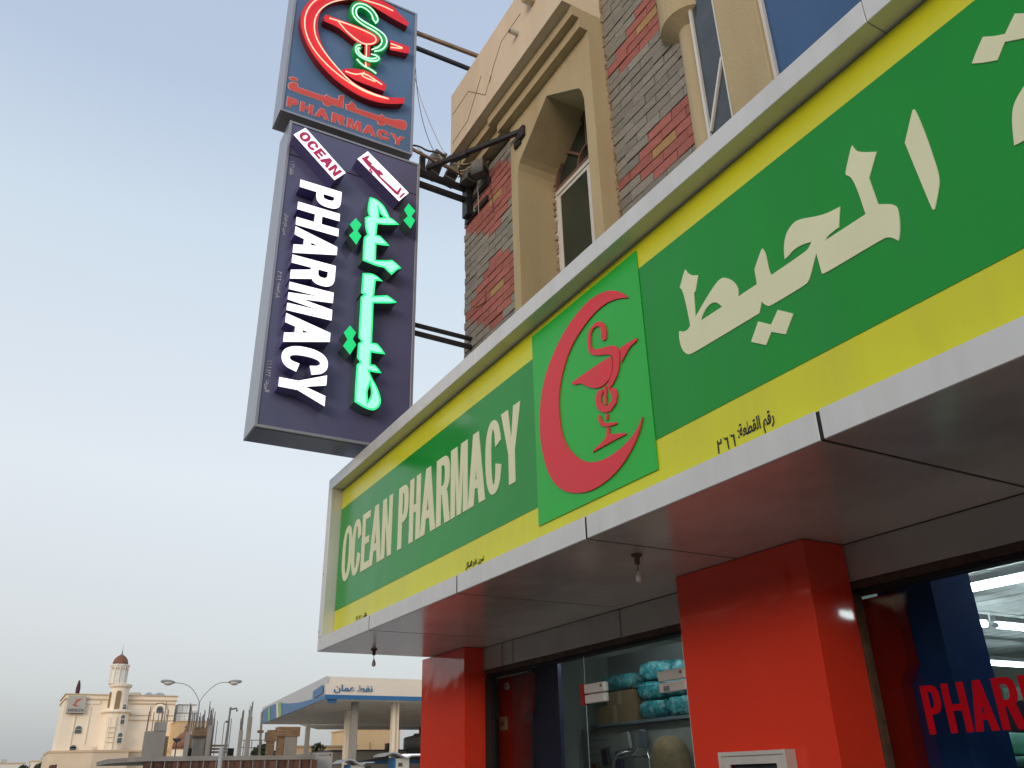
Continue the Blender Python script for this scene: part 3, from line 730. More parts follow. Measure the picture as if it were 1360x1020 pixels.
# roof water spout in the parapet and the moulded bracket above it
sp = MB(); sp.tube([(XPA+.03, 6.17, 9.60), (XPA-.10, 6.17, 9.585)], .035, 12)
sp.build('drain_spout', M['plastic_white'], bl, smooth=False)
MB().tube([(XPA-.101, 6.17, 9.585), (XPA-.104, 6.17, 9.585)], .027, 12).build('spout_mouth', M['crack'], bl)
MB().box(XPA-.14, XPA+.03, 5.72, 5.86, 9.70, 10.3).build('roof_bracket', M['parapet'], bl, bevel=.03)

# --- window in the niche
XWI = 4.60
wn = MB()
zt = 7.93
for a in ((W1-.05, W1), (W0, W0+.05)): wn.box(XWI, XWI+.07, a[0], a[1], 5.42, zt)
wn.box(XWI-.002, XWI+.07, W0+.001, W1-.001, zt-.05, zt); wn.box(XWI-.002, XWI+.07, W0+.001, W1-.001, 5.42, 5.47)
win = wn.build('window', M['white_frame'], bl, label='pointed window with white sliding sash deep in the cream niche')
for a, b in ((W0+.052, YC+.02), (YC-.02, W1-.052)):
    s_ = MB(); x = XWI+.012 if a > 5.6 else XWI+.04
    s_.box(x, x+.024, a, a+.055, 5.475, zt-.055); s_.box(x, x+.024, b-.055, b, 5.475, zt-.055)
    s_.box(x+.001, x+.023, a+.055, b-.055, zt-.10, zt-.055); s_.box(x+.001, x+.023, a+.055, b-.055, 5.475, 5.53)
    s_.build('sash', M['white_frame'], win)
    MB().box(x+.008, x+.016, a+.055, b-.055, 5.53, zt-.10).build('pane', M['dark_glass'], win)
# fan light over it
fa = [(W1-.005, zt+.002)] + [(W1-.02, 8.02)] + [(W1-.09, 8.20), (W1-.25, 8.42), (YC+.16, 8.60), (YC, 8.655), (YC-.16, 8.60), (W0+.25, 8.42), (W0+.09, 8.20), (W0+.02, 8.02)] + [(W0+.005, zt+.002)]
MB().prism(fa, 'x', XWI+.045, XWI+.055).build('pane', M['dark_glass'], win)
fl = MB()
def barX(a, b, w, x0, x1, mb):
    d = Vector((b[0]-a[0], b[1]-a[1])); n = Vector((-d.y, d.x)).normalized()*w/2
    mb.prism([(a[0]+n.x, a[1]+n.y), (b[0]+n.x, b[1]+n.y), (b[0]-n.x, b[1]-n.y), (a[0]-n.x, a[1]-n.y)], 'x', x0, x1)
for a, b in zip(fa, fa[1:]): barX(a, b, .045, XWI+.004, XWI+.05, fl)
barX((W0+.01, zt+.03), (W1-.01, zt+.03), .055, XWI+.002, XWI+.052, fl)
hub = [(YC+.2*math.cos(R(a)), zt+.05+.2*math.sin(R(a))) for a in range(0, 181, 20)]
for a, b in zip(hub, hub[1:]): barX(a, b, .03, XWI+.006, XWI+.048, fl)
for an in (45, 90, 135):
    e = {45: (W0+.25, 8.42), 90: (YC, 8.65), 135: (W1-.25, 8.42)}[an]
    barX((YC+.2*math.cos(R(180-an if an != 90 else 90))*(-1 if False else 1) if False else YC+(.2*math.cos(R(an)) if an == 90 else (-.141 if an == 45 else .141)), zt+.05+.2*math.sin(R(an))), e, .03, XWI+.008, XWI+.046, fl)
fl.build('fanlight_bar', M['brown_frame'], win)
# rough plaster crumbs round the frame
rg = MB(); rr = random.Random(3)
zz = 5.5
while zz < 8.05:
    rg.box(XWI-.012-rr.uniform(0, .02), XWI+.01, W1-.03-rr.uniform(0, .012), W1, zz, zz+rr.uniform(.03, .08)); zz += rr.uniform(.05, .12)
rg.build('rough_plaster', M['b_trim2'], bl)

# --- half-round column, glass strip, wide pier and blue glass
hc = MB()
hc.lathe((4.36, 3.985, 0), [(.135, 2.9), (.135, 7.76)], 20)
colm = hc.build('column', M['plaster'], bl, smooth=True)
cp = MB(); cp.lathe((4.40, 4.02, 0), [(.135, 7.74), (.30, 7.86), (.305, 9.3)], 28)
cp.build('capital', M['plaster'], colm, smooth=False)
ws = MB()
ws.box(4.20, 4.24, 3.835, 3.862, 5.6, 9.2); ws.box(4.20, 4.24, 3.565, 3.580, 5.6, 9.2); ws.box(4.201, 4.239, 3.58, 3.835, 9.16, 9.2)
barX((3.585, 7.02), (3.832, 6.40), .022, 4.203, 4.235, ws)
w2 = ws.build('window', M['white_frame'], bl, label='narrow glazed strip beside the half-round column')
MB().box(4.225, 4.235, 3.575, 3.85, 5.6, 9.2).build('pane', M['grey_glass'], w2)
MB().box(4.19, 4.60, 3.135, 3.562, 2.86, 9.4).build('wide_pier', M['plaster'], bl, bevel=.01)
w3 = MB().box(4.225, 4.33, 3.105, 3.133, 5.6, 9.2).build('window', M['white_frame'], bl, label='white edged blue mirror glazing behind the top of the sign')
MB().box(4.26, 4.27, -4.0, 3.105, 4.2, 9.4).build('pane', M['blue_glass'], w3)

# --- soffit, lintel, beam
JY = [-3.05, -1.31, .43, 2.183, 3.94, 5.66, 7.49, 9.02]
for a, b in zip(JY, JY[1:]):
    MB().box(2.775, XW-.006, a+.011, b-.011, 2.800, 2.8055).build('soffit_panel', M['soffit'], bl)
MB().box(2.80, XW+.02, -3.0, 9.0, 2.806, 2.85).build('soffit_backing', M['joint'], bl)
LJ = [-3.05, -1.31, .43, 2.19, 3.95, 5.71, 7.51, 9.1]
for a, b in zip(LJ, LJ[1:]):
    MB().box(XW, XW+.012, a+.009, b-.009, 2.575, 2.795).build('lintel_panel', M['lintel'], bl)
MB().box(XW+.013, XW+.05, -3, 9.08, 2.58, 2.83).build('lintel_backing', M['joint'], bl)
MB().box(XW+.01, XW+.10, -3, 9.08, 2.528, 2.572).build('beam', M['beam'], bl)
MB().box(XW+.03, XW+.12, -3, 9.08, 2.500, 2.526).build('beam_rail', M['joint'], bl)
# --- glossy red pillars
MB().box(3.93, 4.29, 3.38, 4.545, 0, 2.797).build('pillar', M['red'], bl, bevel=.006, label='wide glossy red pillar with the small white box')
MB().box(4.07, 4.36, 8.13, 9.21, 0, 2.797).build('pillar', M['red'], bl, bevel=.006, label='glossy red pillar at the far end of the shopfront')
MB().box(3.93, 4.29, -.8, .4, 0, 2.797).build('pillar', M['red'], bl, bevel=.006)
MB().box(4.292, 4.345, 3.365, 3.415, 0, 2.5).build('door_jamb', M['jamb'], bl)
MB().box(4.31, 4.37, 8.01, 8.125, 0, 2.5).build('door_jamb', M['joint'], bl)
# --- interior
MB().box(4.30, 13, -6, 8.29, .0, .02).build('shop_floor', M['floor_in'], bl)
MB().box(4.36, 13, -6, 8.29, 3.02, 3.06).build('shop_ceiling', M['wall_in'], bl)
iw = MB(); iw.box(4.37, 12.9, 8.22, 8.29, .02, 3.02); iw.box(12.2, 12.3, -6, 8.2, .02, 3.02); iw.box(4.36, 12.9, -6, -5.9, .02, 3.02)
iw.build('inner_wall', M['wall_in'], bl)
MB().box(4.9, 5.0, 7.95, 8.2, 0.02, 3.0).build('inner_pilaster', M['wall_in'], bl)
tile_me = MB().box(-.145, .145, -.59, .59, -.006, .006).mesh('ceiling_tile', bevel=.004); tile_me.materials.append(M['ceiling_panel'])
for i in range(22):
    for j in range(6):
        x = 5.6+i*.3; y = .9+j*1.2
        o = link('ceiling_tile', tile_me, None, bl, loc=(x, y, 2.965)); o.rotation_euler = (0, R(random.uniform(-2.2, 2.2)), 0)
MB().box(4.42, 5.45, -5, 8.2, 2.78, 2.90).build('bulkhead', M['lintel'], bl)
# red cladding with an angled waist and the blue column behind the glass
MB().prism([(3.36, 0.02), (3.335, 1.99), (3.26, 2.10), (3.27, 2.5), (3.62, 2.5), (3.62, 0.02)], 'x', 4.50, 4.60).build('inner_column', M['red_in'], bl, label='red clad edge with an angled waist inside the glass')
MB().box(4.62, 5.02, 3.085, 3.46, 0.02, 2.9).build('inner_column', M['navy'], bl, label='dark blue square column inside the glass')
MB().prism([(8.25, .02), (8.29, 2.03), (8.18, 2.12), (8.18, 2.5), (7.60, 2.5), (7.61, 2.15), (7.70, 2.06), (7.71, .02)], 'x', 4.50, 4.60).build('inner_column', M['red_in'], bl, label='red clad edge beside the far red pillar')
MB().box(4.62, 4.66, 7.20, 7.69, .02, 2.9).build('inner_panel', M['purple_dark'], bl)

# ============================================================ long shop sign (fascia)
fs = thing('shop_sign', 'long green and yellow fascia sign reading OCEAN PHARMACY with a red crescent emblem', 'sign', (2.9, 4.0, 2.8))
FX = 2.767; PXX = 2.892; FE = 9.02
# aluminium frame
for a, b in zip([-3.05, 1.52, 5.34, FE-.135], [1.52, 5.34, FE-.135]):
    MB().box(FX, 3.02, a+.002, b-.002, 4.575, 4.71).build('top_frame', M['acp'], fs, bevel=.003)
MB().box(FX, 3.02, FE-.133, FE, 4.575, 4.71).build('top_frame', M['acp'], fs, bevel=.003)
for a, b in zip(JY, JY[1:]):
    MB().box(FX, 3.02, a+.011, b-.011, 2.802, 2.937).build('bottom_frame', M['acp'], fs, bevel=.002)
MB().box(FX+.005, 3.01, -3.0, FE-.01, 2.804, 2.932).build('frame_core', M['joint'], fs)
MB().box(FX, PXX+.02, FE-.13, FE, 2.939, 4.573).build('side_frame', M['acp'], fs, bevel=.003)
MB().box(2.95, XW-.05, FE-.014, FE-.004, 2.81, 4.70).build('end_panel', M['acp_inner'], fs)
MB().box(3.02, XW, -3.0, FE-.02, 4.66, 4.69).build('top_panel', M['roof_dust'], fs)
MB().box(2.94, 2.96, -3.0, FE-.13, 2.94, 4.57).build('back_board', M['joint'], fs)
scr = MB().tube([(0, 0, 0), (-.003, 0, 0)], .007, 8).mesh('rivet'); scr.materials.append(M['holder'])
for z in (3.0, 3.62): link('rivet', scr, None, fs, loc=(FX-.001, FE-.03, z))
# banner: yellow with green band
YE = FE-.138
MB().box(PXX, PXX+.02, -3.0, YE, 2.938, 4.562).build('banner', M['yellow'], fs)
MB().box(PXX-.003, PXX, 4.66, YE-.0, 3.206, 4.335).build('green_band', M['green'], fs)
MB().box(PXX-.003, PXX, -3.0, 3.385, 3.243, 4.378).build('green_band', M['green'], fs)
# letters OCEAN PHARMACY
items = [('O', 8.735, 8.435), ('C', 8.440, 8.160), ('E', 8.135, 7.905), ('A', 7.905, 7.575), ('N', 7.57, 7.315),
         ('P', 7.158, 6.925), ('H', 6.892, 6.648), ('A', 6.645, 6.325), ('R', 6.306, 6.038), ('M', 6.022, 5.712), ('A', 5.708, 5.418), ('C', 5.404, 5.148), ('Y', 5.140, 4.850)]
word([(c, -a, -b) for c, a, b in items], .598, .093, frameX(PXX-.008), .006, M['cream_letter'], fs, base=3.474)
# Arabic name
for nm, ct in (('arabic_word', MUHEET), ('arabic_dots', MUH_DOTS), ('arabic_letter', ALEF), ('arabic_dots', TEH_DOTS), ('arabic_letter', TEH)):
    plate(nm, flipY([cornered(c) for c in ct]), frameX(PXX-.008), .006, M['cream_letter'], fs)
# emblem panel
MB().box(PXX-.009, PXX-.004, 3.378, 4.650, 3.070, 4.513).build('emblem_panel', M['emb_green'], fs)
plate('crescent', flipY([cornered(c) for c in CRESC]), frameX(PXX-.019), .009, M['emb_red'], fs)
for ct in SNAKE:
    plate('snake_and_bowl', flipY([cornered(c) for c in ct]), frameX(PXX-.019), .009, M['emb_red'], fs)
# small print
small_text('small_print', ARAB['raqm'], frameX(PXX-.001), -2.765, -2.525, 3.0, 3.105, M['print'], fs, bold=.018)
for k, fn in enumerate((digit2, digit6, digit6)):
    plate('small_print', fn(-2.915+k*.046, 3.005, .034, .070, .008), frameX(PXX-.003), .002, M['print'], fs)
small_text('small_print', ARAB['town'], frameX(PXX-.001), -5.755, -5.45, 2.99, 3.06, M['print'], fs, bold=.006)
small_text('small_print', ARAB['tel'], frameX(PXX-.001), -8.0, -7.89, 2.98, 3.045, M['print'], fs, bold=.02)
for k, fn in enumerate((digit2, digit1, digit6, digit1, digit1)):
    plate('small_print', fn(-8.19+k*.033, 2.99, .02, .05, .006), frameX(PXX-.003), .002, M['print'], fs)

# ============================================================ lower projecting sign
ls = thing('projecting_sign', 'tall dark purple lightbox with lit white vertical PHARMACY letters and green Arabic word', 'sign', (2.5, 8.2, 4.8))
LX0, LX1, LZ0, LZ1 = 1.635, 3.345, 4.80, 8.80
MB().box(LX0+.012, LX1-.012, 8.012, 8.44, LZ0+.012, LZ1-.012).build('cabinet', M['alu'], ls)
MB().box(LX0+.03, LX1-.03, 8.0035, 8.0115, 8.305, LZ1-.03).build('face_panel', M['purple_board'], ls)
MB().box(LX0+.03, LX1-.03, 8.0035, 8.0115, LZ0+.03, 8.290).build('face_panel', M['purple_board'], ls)
MB().box(LX0+.03, LX1-.03, 8.008, 8.0118, 8.2905, 8.3045).build('seam', M['joint'], ls)
ft = MB()
ft.box(LX0, LX0+.034, 7.99, 8.445, LZ0, LZ1); ft.box(LX1-.034, LX1, 7.99, 8.445, LZ0, LZ1)
ft.box(LX0+.034, LX1-.034, 7.991, 8.444, LZ0+.001, LZ0+.033); ft.box(LX0+.034, LX1-.034, 7.991, 8.444, LZ1-.033, LZ1-.001)
ft.build('frame', M['alu'], ls, bevel=.003)
MB().box(LX0+.03, LX1-.03, 8.02, 8.43, LZ0-.004, LZ0-.001).build('bottom_panel', M['purple_board'], ls)
its = [('P', 7.845, 7.570), ('H', 7.530, 7.212), ('A', 7.190, 6.835), ('R', 6.812, 6.500), ('M', 6.460, 6.105), ('A', 6.070, 5.722), ('C', 5.715, 5.405), ('Y', 5.440, 5.082)]
VT = lambda a, b: (1.797+b, -a)
word([(c, -a, -b) for c, a, b in its], .495, .105, frameY(7.83), .168, M['letter_lit'], ls, side=M['letter_side'], vert=VT, th=.085)
for nm, ct in (('arabic_word', GREEN1), ('arabic_word', GREEN2)):
    sm_ = [cornered(c) for c in ct]
    plate(nm, sm_, frameY(7.832), .166, M['green_lit'], ls, side=M['green_side'])
    plate('letter_glow', sm_, frameY(7.829), .002, M['green_core'], ls, offset=-.020)
for ct in GREEN_DOTS:
    plate('arabic_dots', ct, frameY(7.832), .166, M['green_dot'], ls, side=M['green_side'])
# tilted light boxes
def tilted(P0, P1, P3, nm):
    P0, P1, P3 = Vector(P0), Vector(P1), Vector(P3)
    u = P1-P0; v = P3-P0
    Lh, Hh = u.length, v.length
    u, v = u/Lh, v/Hh
    mp = lambda a, b: tuple(P0+u*a+v*b)
    plate(nm, [[mp(0, 0), mp(Lh, 0), mp(Lh, Hh), mp(0, Hh)]], frameY(7.812), .186, M['box_lit'], ls, side=M['letter_side'])
    return mp, Lh, Hh
mp, Lh, Hh = tilted((1.657, 8.438), (2.187, 7.969), (1.787, 8.597), 'name_box')
xs = [.030, .168, .300, .412, .553]; wd = [.126, .120, .105, .135, .122]
word([(c, x, x+w_) for c, x, w_ in zip('OCEAN', xs, wd)], .138, .041, frameY(7.806), .004, M['magenta'], ls, vert=lambda a, b: mp(a, b+.034), th=.032)
mp, Lh, Hh = tilted((2.445, 8.39), (3.005, 7.96), (2.57, 8.56), 'name_box')
for ct in BOXAR: plate('arabic_word', ct, frameY(7.806), .004, M['magenta'], ls, offset=.005)
# white small print up the left edge (read downwards)
small_text('small_print', ARAB['tel'], frameY(8.0), -8.10, -8.00, 0, .05, M['white_print'], ls, bold=.015, vert=lambda a, b: (1.70+b, -a-.0))
for k in range(5): plate('small_print', [[(1.705+b, 8.21-.03*k-a*.3) for a, b in c] for c in [(digit1, digit6, digit2)[k % 3](0, 0, .05, .045, .012)[0]]], frameY(7.999), .002, M['white_print'], ls)
small_text('small_print', ARAB['town'], frameY(8.0), -7.44, -7.15, 0, .055, M['white_print'], ls, bold=.01, vert=lambda a, b: (1.69+b, -a))
small_text('small_print', ARAB['raqm'], frameY(8.0), -6.52, -6.32, 0, .06, M['white_print'], ls, bold=.01, vert=lambda a, b: (1.69+b, -a))
small_text('small_print', ARAB['post'], frameY(8.0), -5.33, -5.20, 0, .06, M['white_print'], ls, bold=.01, vert=lambda a, b: (1.69+b, -a))
for k in range(3): plate('small_print', [[(1.695+b, 6.66-.04*k-a*.5) for a, b in c] for c in [(digit2, digit6, digit6)[k](0, 0, .05, .05, .012)[0]]], frameY(7.999), .002, M['white_print'], ls)
for k in range(6): plate('small_print', [[(1.695+b, 5.56-.033*k-a*.4) for a, b in c] for c in [(digit1, digit1, digit6, digit6, digit2, digit2)[k](0, 0, .04, .05, .010)[0]]], frameY(7.999), .002, M['white_print'], ls)

# ============================================================ upper projecting sign
us = thing('neon_sign', 'blue-grey square sign with neon red crescent and green snake over red PHARMACY', 'sign', (2.36, 8.2, 8.9))
UX0, UX1, UZ0, UZ1 = 1.505, 3.232, 8.90, 11.48
MB().box(UX0+.012, UX1-.012, 8.012, 8.36, UZ0+.012, UZ1-.012).build('cabinet', M['alu_under'], us)
MB().box(UX0+.03, UX1-.03, 8.003, 8.0115, UZ0+.03, UZ1-.03).build('face_panel', M['neon_board'], us)
ft = MB()
ft.box(UX0, UX0+.034, 7.988, 8.366, UZ0, UZ1); ft.box(UX1-.034, UX1, 7.988, 8.366, UZ0, UZ1)
ft.box(UX0+.034, UX1-.034, 7.989, 8.01, UZ0+.001, UZ0+.033); ft.box(UX0+.034, UX1-.034, 7.989, 8.365, UZ1-.033, UZ1-.001)
ft.build('frame', M['alu'], us, bevel=.003)
MB().box(UX0+.034, UX1-.034, 8.011, 8.365, UZ0+.002, UZ0+.011).build('bottom_panel', M['alu_under'], us)
plate('crescent', [cornered(c) for c in UCRES], frameY(7.90), .098, M['channel_red'], us, side=M['channel_red_side'])
for ct in UBOWL: plate('bowl', [cornered(c, 60) for c in ct], frameY(7.90), .098, M['channel_red'], us, side=M['channel_red_side'])
def ribbon(path, w, nm, m_, fr, dep, par):
    L_, R_ = [], []
    n = len(path)
    for i, p in enumerate(path):
        a, b = Vector(path[max(0, i-1)]), Vector(path[min(n-1, i+1)])
        t = (b-a).normalized(); q = Vector((-t.y, t.x))*w/2
        L_.append(tuple(Vector(p)+q)); R_.append(tuple(Vector(p)-q))
    for i in range(n-1):
        plate_c = [L_[i], L_[i+1], R_[i+1], R_[i]]
        yield plate_c
def ribbon_mesh(path, w, nm, m_, y, dep, par):
    mb = MB(); n = len(path)
    L_, R_ = [], []
    for i, p in enumerate(path):
        a, b = Vector(path[max(0, i-1)]), Vector(path[min(n-1, i+1)])
        t = (b-a).normalized(); q = Vector((-t.y, t.x))*w/2
        L_.append(Vector(p)+q); R_.append(Vector(p)-q)
    base = 0
    for i in range(n):
        for P in (L_[i], R_[i]):
            mb.v.append((P.x, y, P.y)); mb.v.append((P.x, y+dep, P.y))
    for i in range(n-1):
        a = i*4; b = a+4
        mb.f += [(a, a+2, b+2, b), (a+1, b+1, b+3, a+3), (a, b, b+1, a+1), (a+2, a+3, b+3, b+2)]
    mb.f += [(0, 1, 3, 2), ((n-1)*4, (n-1)*4+2, (n-1)*4+3, (n-1)*4+1)]
    return mb.build(nm, m_, par)
def dense(p, it=2):
    for _ in range(it):
        o = [p[0]]
        for a, b in zip(p, p[1:]):
            o.append((a[0]*.75+b[0]*.25, a[1]*.75+b[1]*.25)); o.append((a[0]*.25+b[0]*.75, a[1]*.25+b[1]*.75))
        o.append(p[-1]); p = o
    return p
ribbon_mesh(dense(USNAKEPATH), .105, 'snake', M['channel_green'], 7.895, .10, us)
ribbon_mesh(dense(UCOILPATH), .095, 'snake', M['channel_green'], 7.892, .10, us)
ribbon_mesh(dense(UTAILPATH), .070, 'snake', M['channel_green'], 7.897, .10, us)
for tb, mm in ((TUBER, 'neon_red'), (TUBEG, 'neon_green')):
    for pth in tb:
        yy = 7.872 if mm == 'neon_red' else 7.862
        q = [(a, yy, b) for a, b in dense(pth, 2)]
        MB().tube(q, .0075, 8).build('neon_tube', M[mm], us, smooth=True)
for ct in UARAB:
    plate('arabic_word_rim', [cornered(c) for c in ct], frameY(7.998), .004, M['letter_pink'], us, offset=.009)
    plate('arabic_word', [cornered(c) for c in ct], frameY(7.994), .004, M['letter_red'], us)
it2 = [('P', 1.571, 1.712), ('H', 1.734, 1.900), ('A', 1.918, 2.108), ('R', 2.135, 2.312), ('M', 2.335, 2.525), ('A', 2.538, 2.728), ('C', 2.738, 2.908), ('Y', 2.922, 3.116)]
word([(c_, a_+.006, b_-.006) for c_, a_, b_ in it2], .150, .046, frameY(7.994), .004, M['letter_red'], us, base=8.998, outline=(frameY(7.998), .004, M['letter_pink'], .0065), th=.036)

# ============================================================ brackets, ballasts, braces and cables of the projecting signs
def beam(name, label, p, q, w, h, m_, group, parent=None):
    p, q = Vector(p), Vector(q)
    o = MB().box(0, (q-p).length, -w/2, w/2, -h/2, h/2).mesh(name, bevel=.002)
    ob = link(name, o, m_, parent)
    ob.rotation_euler = (q-p).to_track_quat('X', 'Z').to_euler()
    ob.location = p - (absloc(parent) if parent else Vector((0, 0, 0)))
    if not parent: tag(ob, label, 'steel bar', group)
    return ob
GB = 'steel bars holding the projecting signs'
beam('steel_bar', 'pale primed steel bar from the neon sign to the roof parapet, the upper of two', (3.23, 8.12, 11.245), (4.35, 8.12, 11.30), .05, .05, M['brown_steel'], GB)
beam('steel_bar', 'black steel bar from the neon sign to the roof parapet, just under the pale bar', (3.23, 8.12, 10.955), (4.35, 8.12, 10.97), .05, .05, M['black_steel'], GB)
MB_ = MB().box(4.34, 4.40, 8.0, 8.3, 10.27, 11.4).build('roof_upstand', M['parapet'], bl)
beam('steel_bar', 'upper black steel beam under the grey ballasts, fixed to the stone corner', (3.33, 8.12, 8.77), (4.17, 8.12, 8.75), .07, .075, M['black_steel'], GB)
beam('steel_bar', 'lower black steel beam just below the ballasts, fixed to the stone corner', (3.33, 8.12, 8.59), (4.17, 8.12, 8.565), .07, .06, M['black_steel'], GB)
beam('steel_bar', 'thin rusty rail crossing in front of the ballasts above the black beams', (3.22, 8.02, 9.03), (4.08, 8.02, 8.86), .03, .04, M['brown_steel'], GB)
beam('steel_bar', 'upper of two thin black bars beside the lower part of the tall sign', (3.345, 8.12, 6.482), (4.17, 8.12, 6.473), .05, .040, M['black_steel'], GB)
beam('steel_bar', 'lower of two thin black bars beside the lower part of the tall sign', (3.345, 8.12, 6.372), (4.17, 8.12, 6.358), .05, .050, M['black_steel'], GB)
beam('steel_bar', 'short upright strap between the two signs beside the cabinet edge', (3.42, 8.10, 8.78), (3.42, 8.10, 9.04), .05, .07, M['black_steel'], GB)
fp = thing('fixing_plate', 'black steel wall plate bolted to the red stones where the beams end', 'bracket', (4.28, 8.1, 8.4))
MB().box(4.122, 4.148, 7.55, 8.15, 8.50, 8.58).build('plate', M['black_steel'], fp, bevel=.003)
MB().box(4.122, 4.148, 7.62, 8.24, 8.26, 8.34).build('plate', M['black_steel'], fp, bevel=.003)
MB().tube([(4.11, 7.95, 8.30), (4.122, 7.95, 8.30)], .012, 8).build('bolt', M['steel'], fp)
MB().box(4.05, 4.122, 8.04, 8.18, 8.30, 8.84).build('gusset', M['black_steel'], fp)
# ballasts
GBL = 'grey neon transformers on the sign bracket'
labs = ['leftmost grey neon transformer, open topped, on the beam by the sign', 'second grey neon transformer from the sign, tilted on the beam', 'large grey neon transformer with dark louvres in front of the stone wall', 'small dark transformer tight against the red stone wall']
for k, (x0, x1, z0, z1, y0) in enumerate([(3.55, 3.72, 8.84, 9.24, 8.10), (3.80, 3.97, 8.82, 9.12, 8.10), (3.97, 4.12, 8.74, 8.96, 7.90), (3.96, 4.11, 8.62, 8.84, 7.55)]):
    t = thing('transformer_box', labs[k], 'transformer', ((x0+x1)/2, y0, z0), GBL)
    rot = Matrix.Rotation(R((16, 20, 8, 0)[k]), 3, 'Y') @ Matrix.Rotation(R((6, -8, 5, 30)[k]), 3, 'Z')
    pv = ((x0+x1)/2, y0+.09, (z0+z1)/2)
    MB().box(x0, x1, y0, y0+.18, z0, z1, rot, pv).build('case', M['grey_metal'], t, bevel=.006)
    MB().box(x0+.02, x1-.02, y0-.008, y0+.01, z0+.02, z0+(z1-z0)*.45, rot, pv).build('louvre', M['joint'], t)
    a = rot @ (Vector((x1-.03, y0+.02, z1-.04))-Vector(pv)) + Vector(pv)
    MB().tube([a, a+Vector((.02, -.05, .03))], .022, 8).build('terminal', M['holder'], t)
# diagonal brace
br = thing('diagonal_brace', 'black square tube brace rising from the bracket to the cream pier', 'brace', (3.45, 8.0, 8.78))
beam('strut', None, (3.46, 8.02, 8.80), (4.08, 6.66, 8.60), .055, .055, M['black_steel'], None, br)
MB().box(4.045, 4.085, 6.56, 6.72, 8.47, 8.62).build('foot_plate', M['black_steel'], br, bevel=.004)
MB().box(4.055, 4.087, 6.66, 6.80, 8.42, 8.52).build('foot_plate', M['black_steel'], br, bevel=.004)
beam('splice', None, (3.62, 7.675, 8.745), (3.74, 7.41, 8.70), .075, .075, M['black_steel'], None, br)
def cable(name, label, pts, r, m_, grp='cables of the projecting signs'):
    P = [Vector(p) for p in pts]
    for _ in range(3):
        o = [P[0]]
        for a, b in zip(P, P[1:]): o += [a*.75+b*.25, a*.25+b*.75]
        o.append(P[-1]); P = o
    ob = MB().tube(P, r, 6).build(name, m_, None, smooth=True)
    return tag(ob, label, 'cable', grp)
cable('cable', 'left one of two thin cables drooping from the neon sign to the first transformer', [(3.235, 8.0, 10.44), (3.27, 8.0, 10.0), (3.38, 8.0, 9.45), (3.55, 8.0, 9.05), (3.70, 8.0, 8.92)], .0045, M['cable_dark'])
cable('cable', 'right one of two thin cables drooping from the neon sign', [(3.235, 8.02, 10.30), (3.31, 8.0, 9.95), (3.47, 8.0, 9.55), (3.66, 7.98, 9.12), (3.80, 7.98, 9.02)], .0045, M['cable_white'])
cable('cable', 'dark lumpy cable coming from the gap between the two signs', [(3.20, 8.05, 9.10), (3.33, 8.02, 9.12), (3.45, 8.02, 9.08), (3.58, 8.02, 9.12), (3.72, 8.02, 9.10)], .013, M['cable_dark'])
cable('cable', 'pale cable looping low between the middle transformers', [(3.60, 7.97, 9.05), (3.70, 7.96, 8.90), (3.88, 7.96, 8.86), (4.00, 7.9, 8.90), (4.05, 7.88, 9.0)], .008, M['cable_white'])
cable('cable', 'pale cable loop in front of the large transformer', [(3.80, 7.97, 8.98), (3.92, 7.96, 9.00), (3.98, 7.9, 8.98), (4.03, 7.86, 9.0)], .008, M['cable_white'])
cable('cable', 'pale thin wire hanging straight down the stone corner below the beams', [(4.08, 7.80, 8.72), (4.095, 7.80, 8.45), (4.10, 7.80, 8.15)], .006, M['cable_white'])

cable('cable', 'dark wire slung from the diagonal brace to the second transformer', [(3.70, 7.5, 8.72), (3.74, 7.65, 8.60), (3.85, 7.85, 8.66), (3.90, 8.05, 8.86)], .006, M['cable_dark'])
cable('cable', 'pale wire twisted along the rusty rail beside the signs', [(3.30, 8.0, 9.06), (3.45, 7.98, 8.94), (3.60, 7.99, 9.02), (3.75, 7.97, 8.90), (3.92, 7.97, 8.95)], .005, M['cable_white'])
cable('cable', 'thin dark wire running down from the transformers over the red stones', [(4.12, 7.62, 8.66), (4.13, 7.50, 8.30), (4.135, 7.47, 7.95)], .004, M['cable_dark'])
cable('cable', 'short black wire hanging beside the lintel joint over the glass door', [(4.285, 7.70, 2.78), (4.282, 7.71, 2.66), (4.286, 7.70, 2.54)], .004, M['cable_dark'], 'loose wires at the shopfront')

# ============================================================ bulbs hanging under the soffit
for k, (x, y, lab) in enumerate([(3.27, 4.12, 'clear bulb hanging on a short holder under the soffit by the wide red pillar'), (3.255, 8.61, 'clear bulb hanging under the far left corner of the soffit')]):
    t = thing('hanging_bulb', lab, 'light bulb', (x, y, 2.8), 'unlit bulbs under the soffit')
    MB().lathe((x, y, 2.8), [(.034, 0), (.034, -.012), (.018, -.020), (.017, -.060), (.010, -.064)], 14).build('holder', M['holder'], t, smooth=True)
    MB().tube([(x, y, 2.737), (x+.002, y, 2.70)], .003, 6).build('wire', M['cable_dark'], t)
    MB().lathe((x+.002, y, 2.70), [(.007, 0), (.009, -.012), (.017, -.03), (.022, -.05), (.018, -.068), (.004, -.078)], 14).build('glass_bulb', M['bulb'], t, smooth=True)

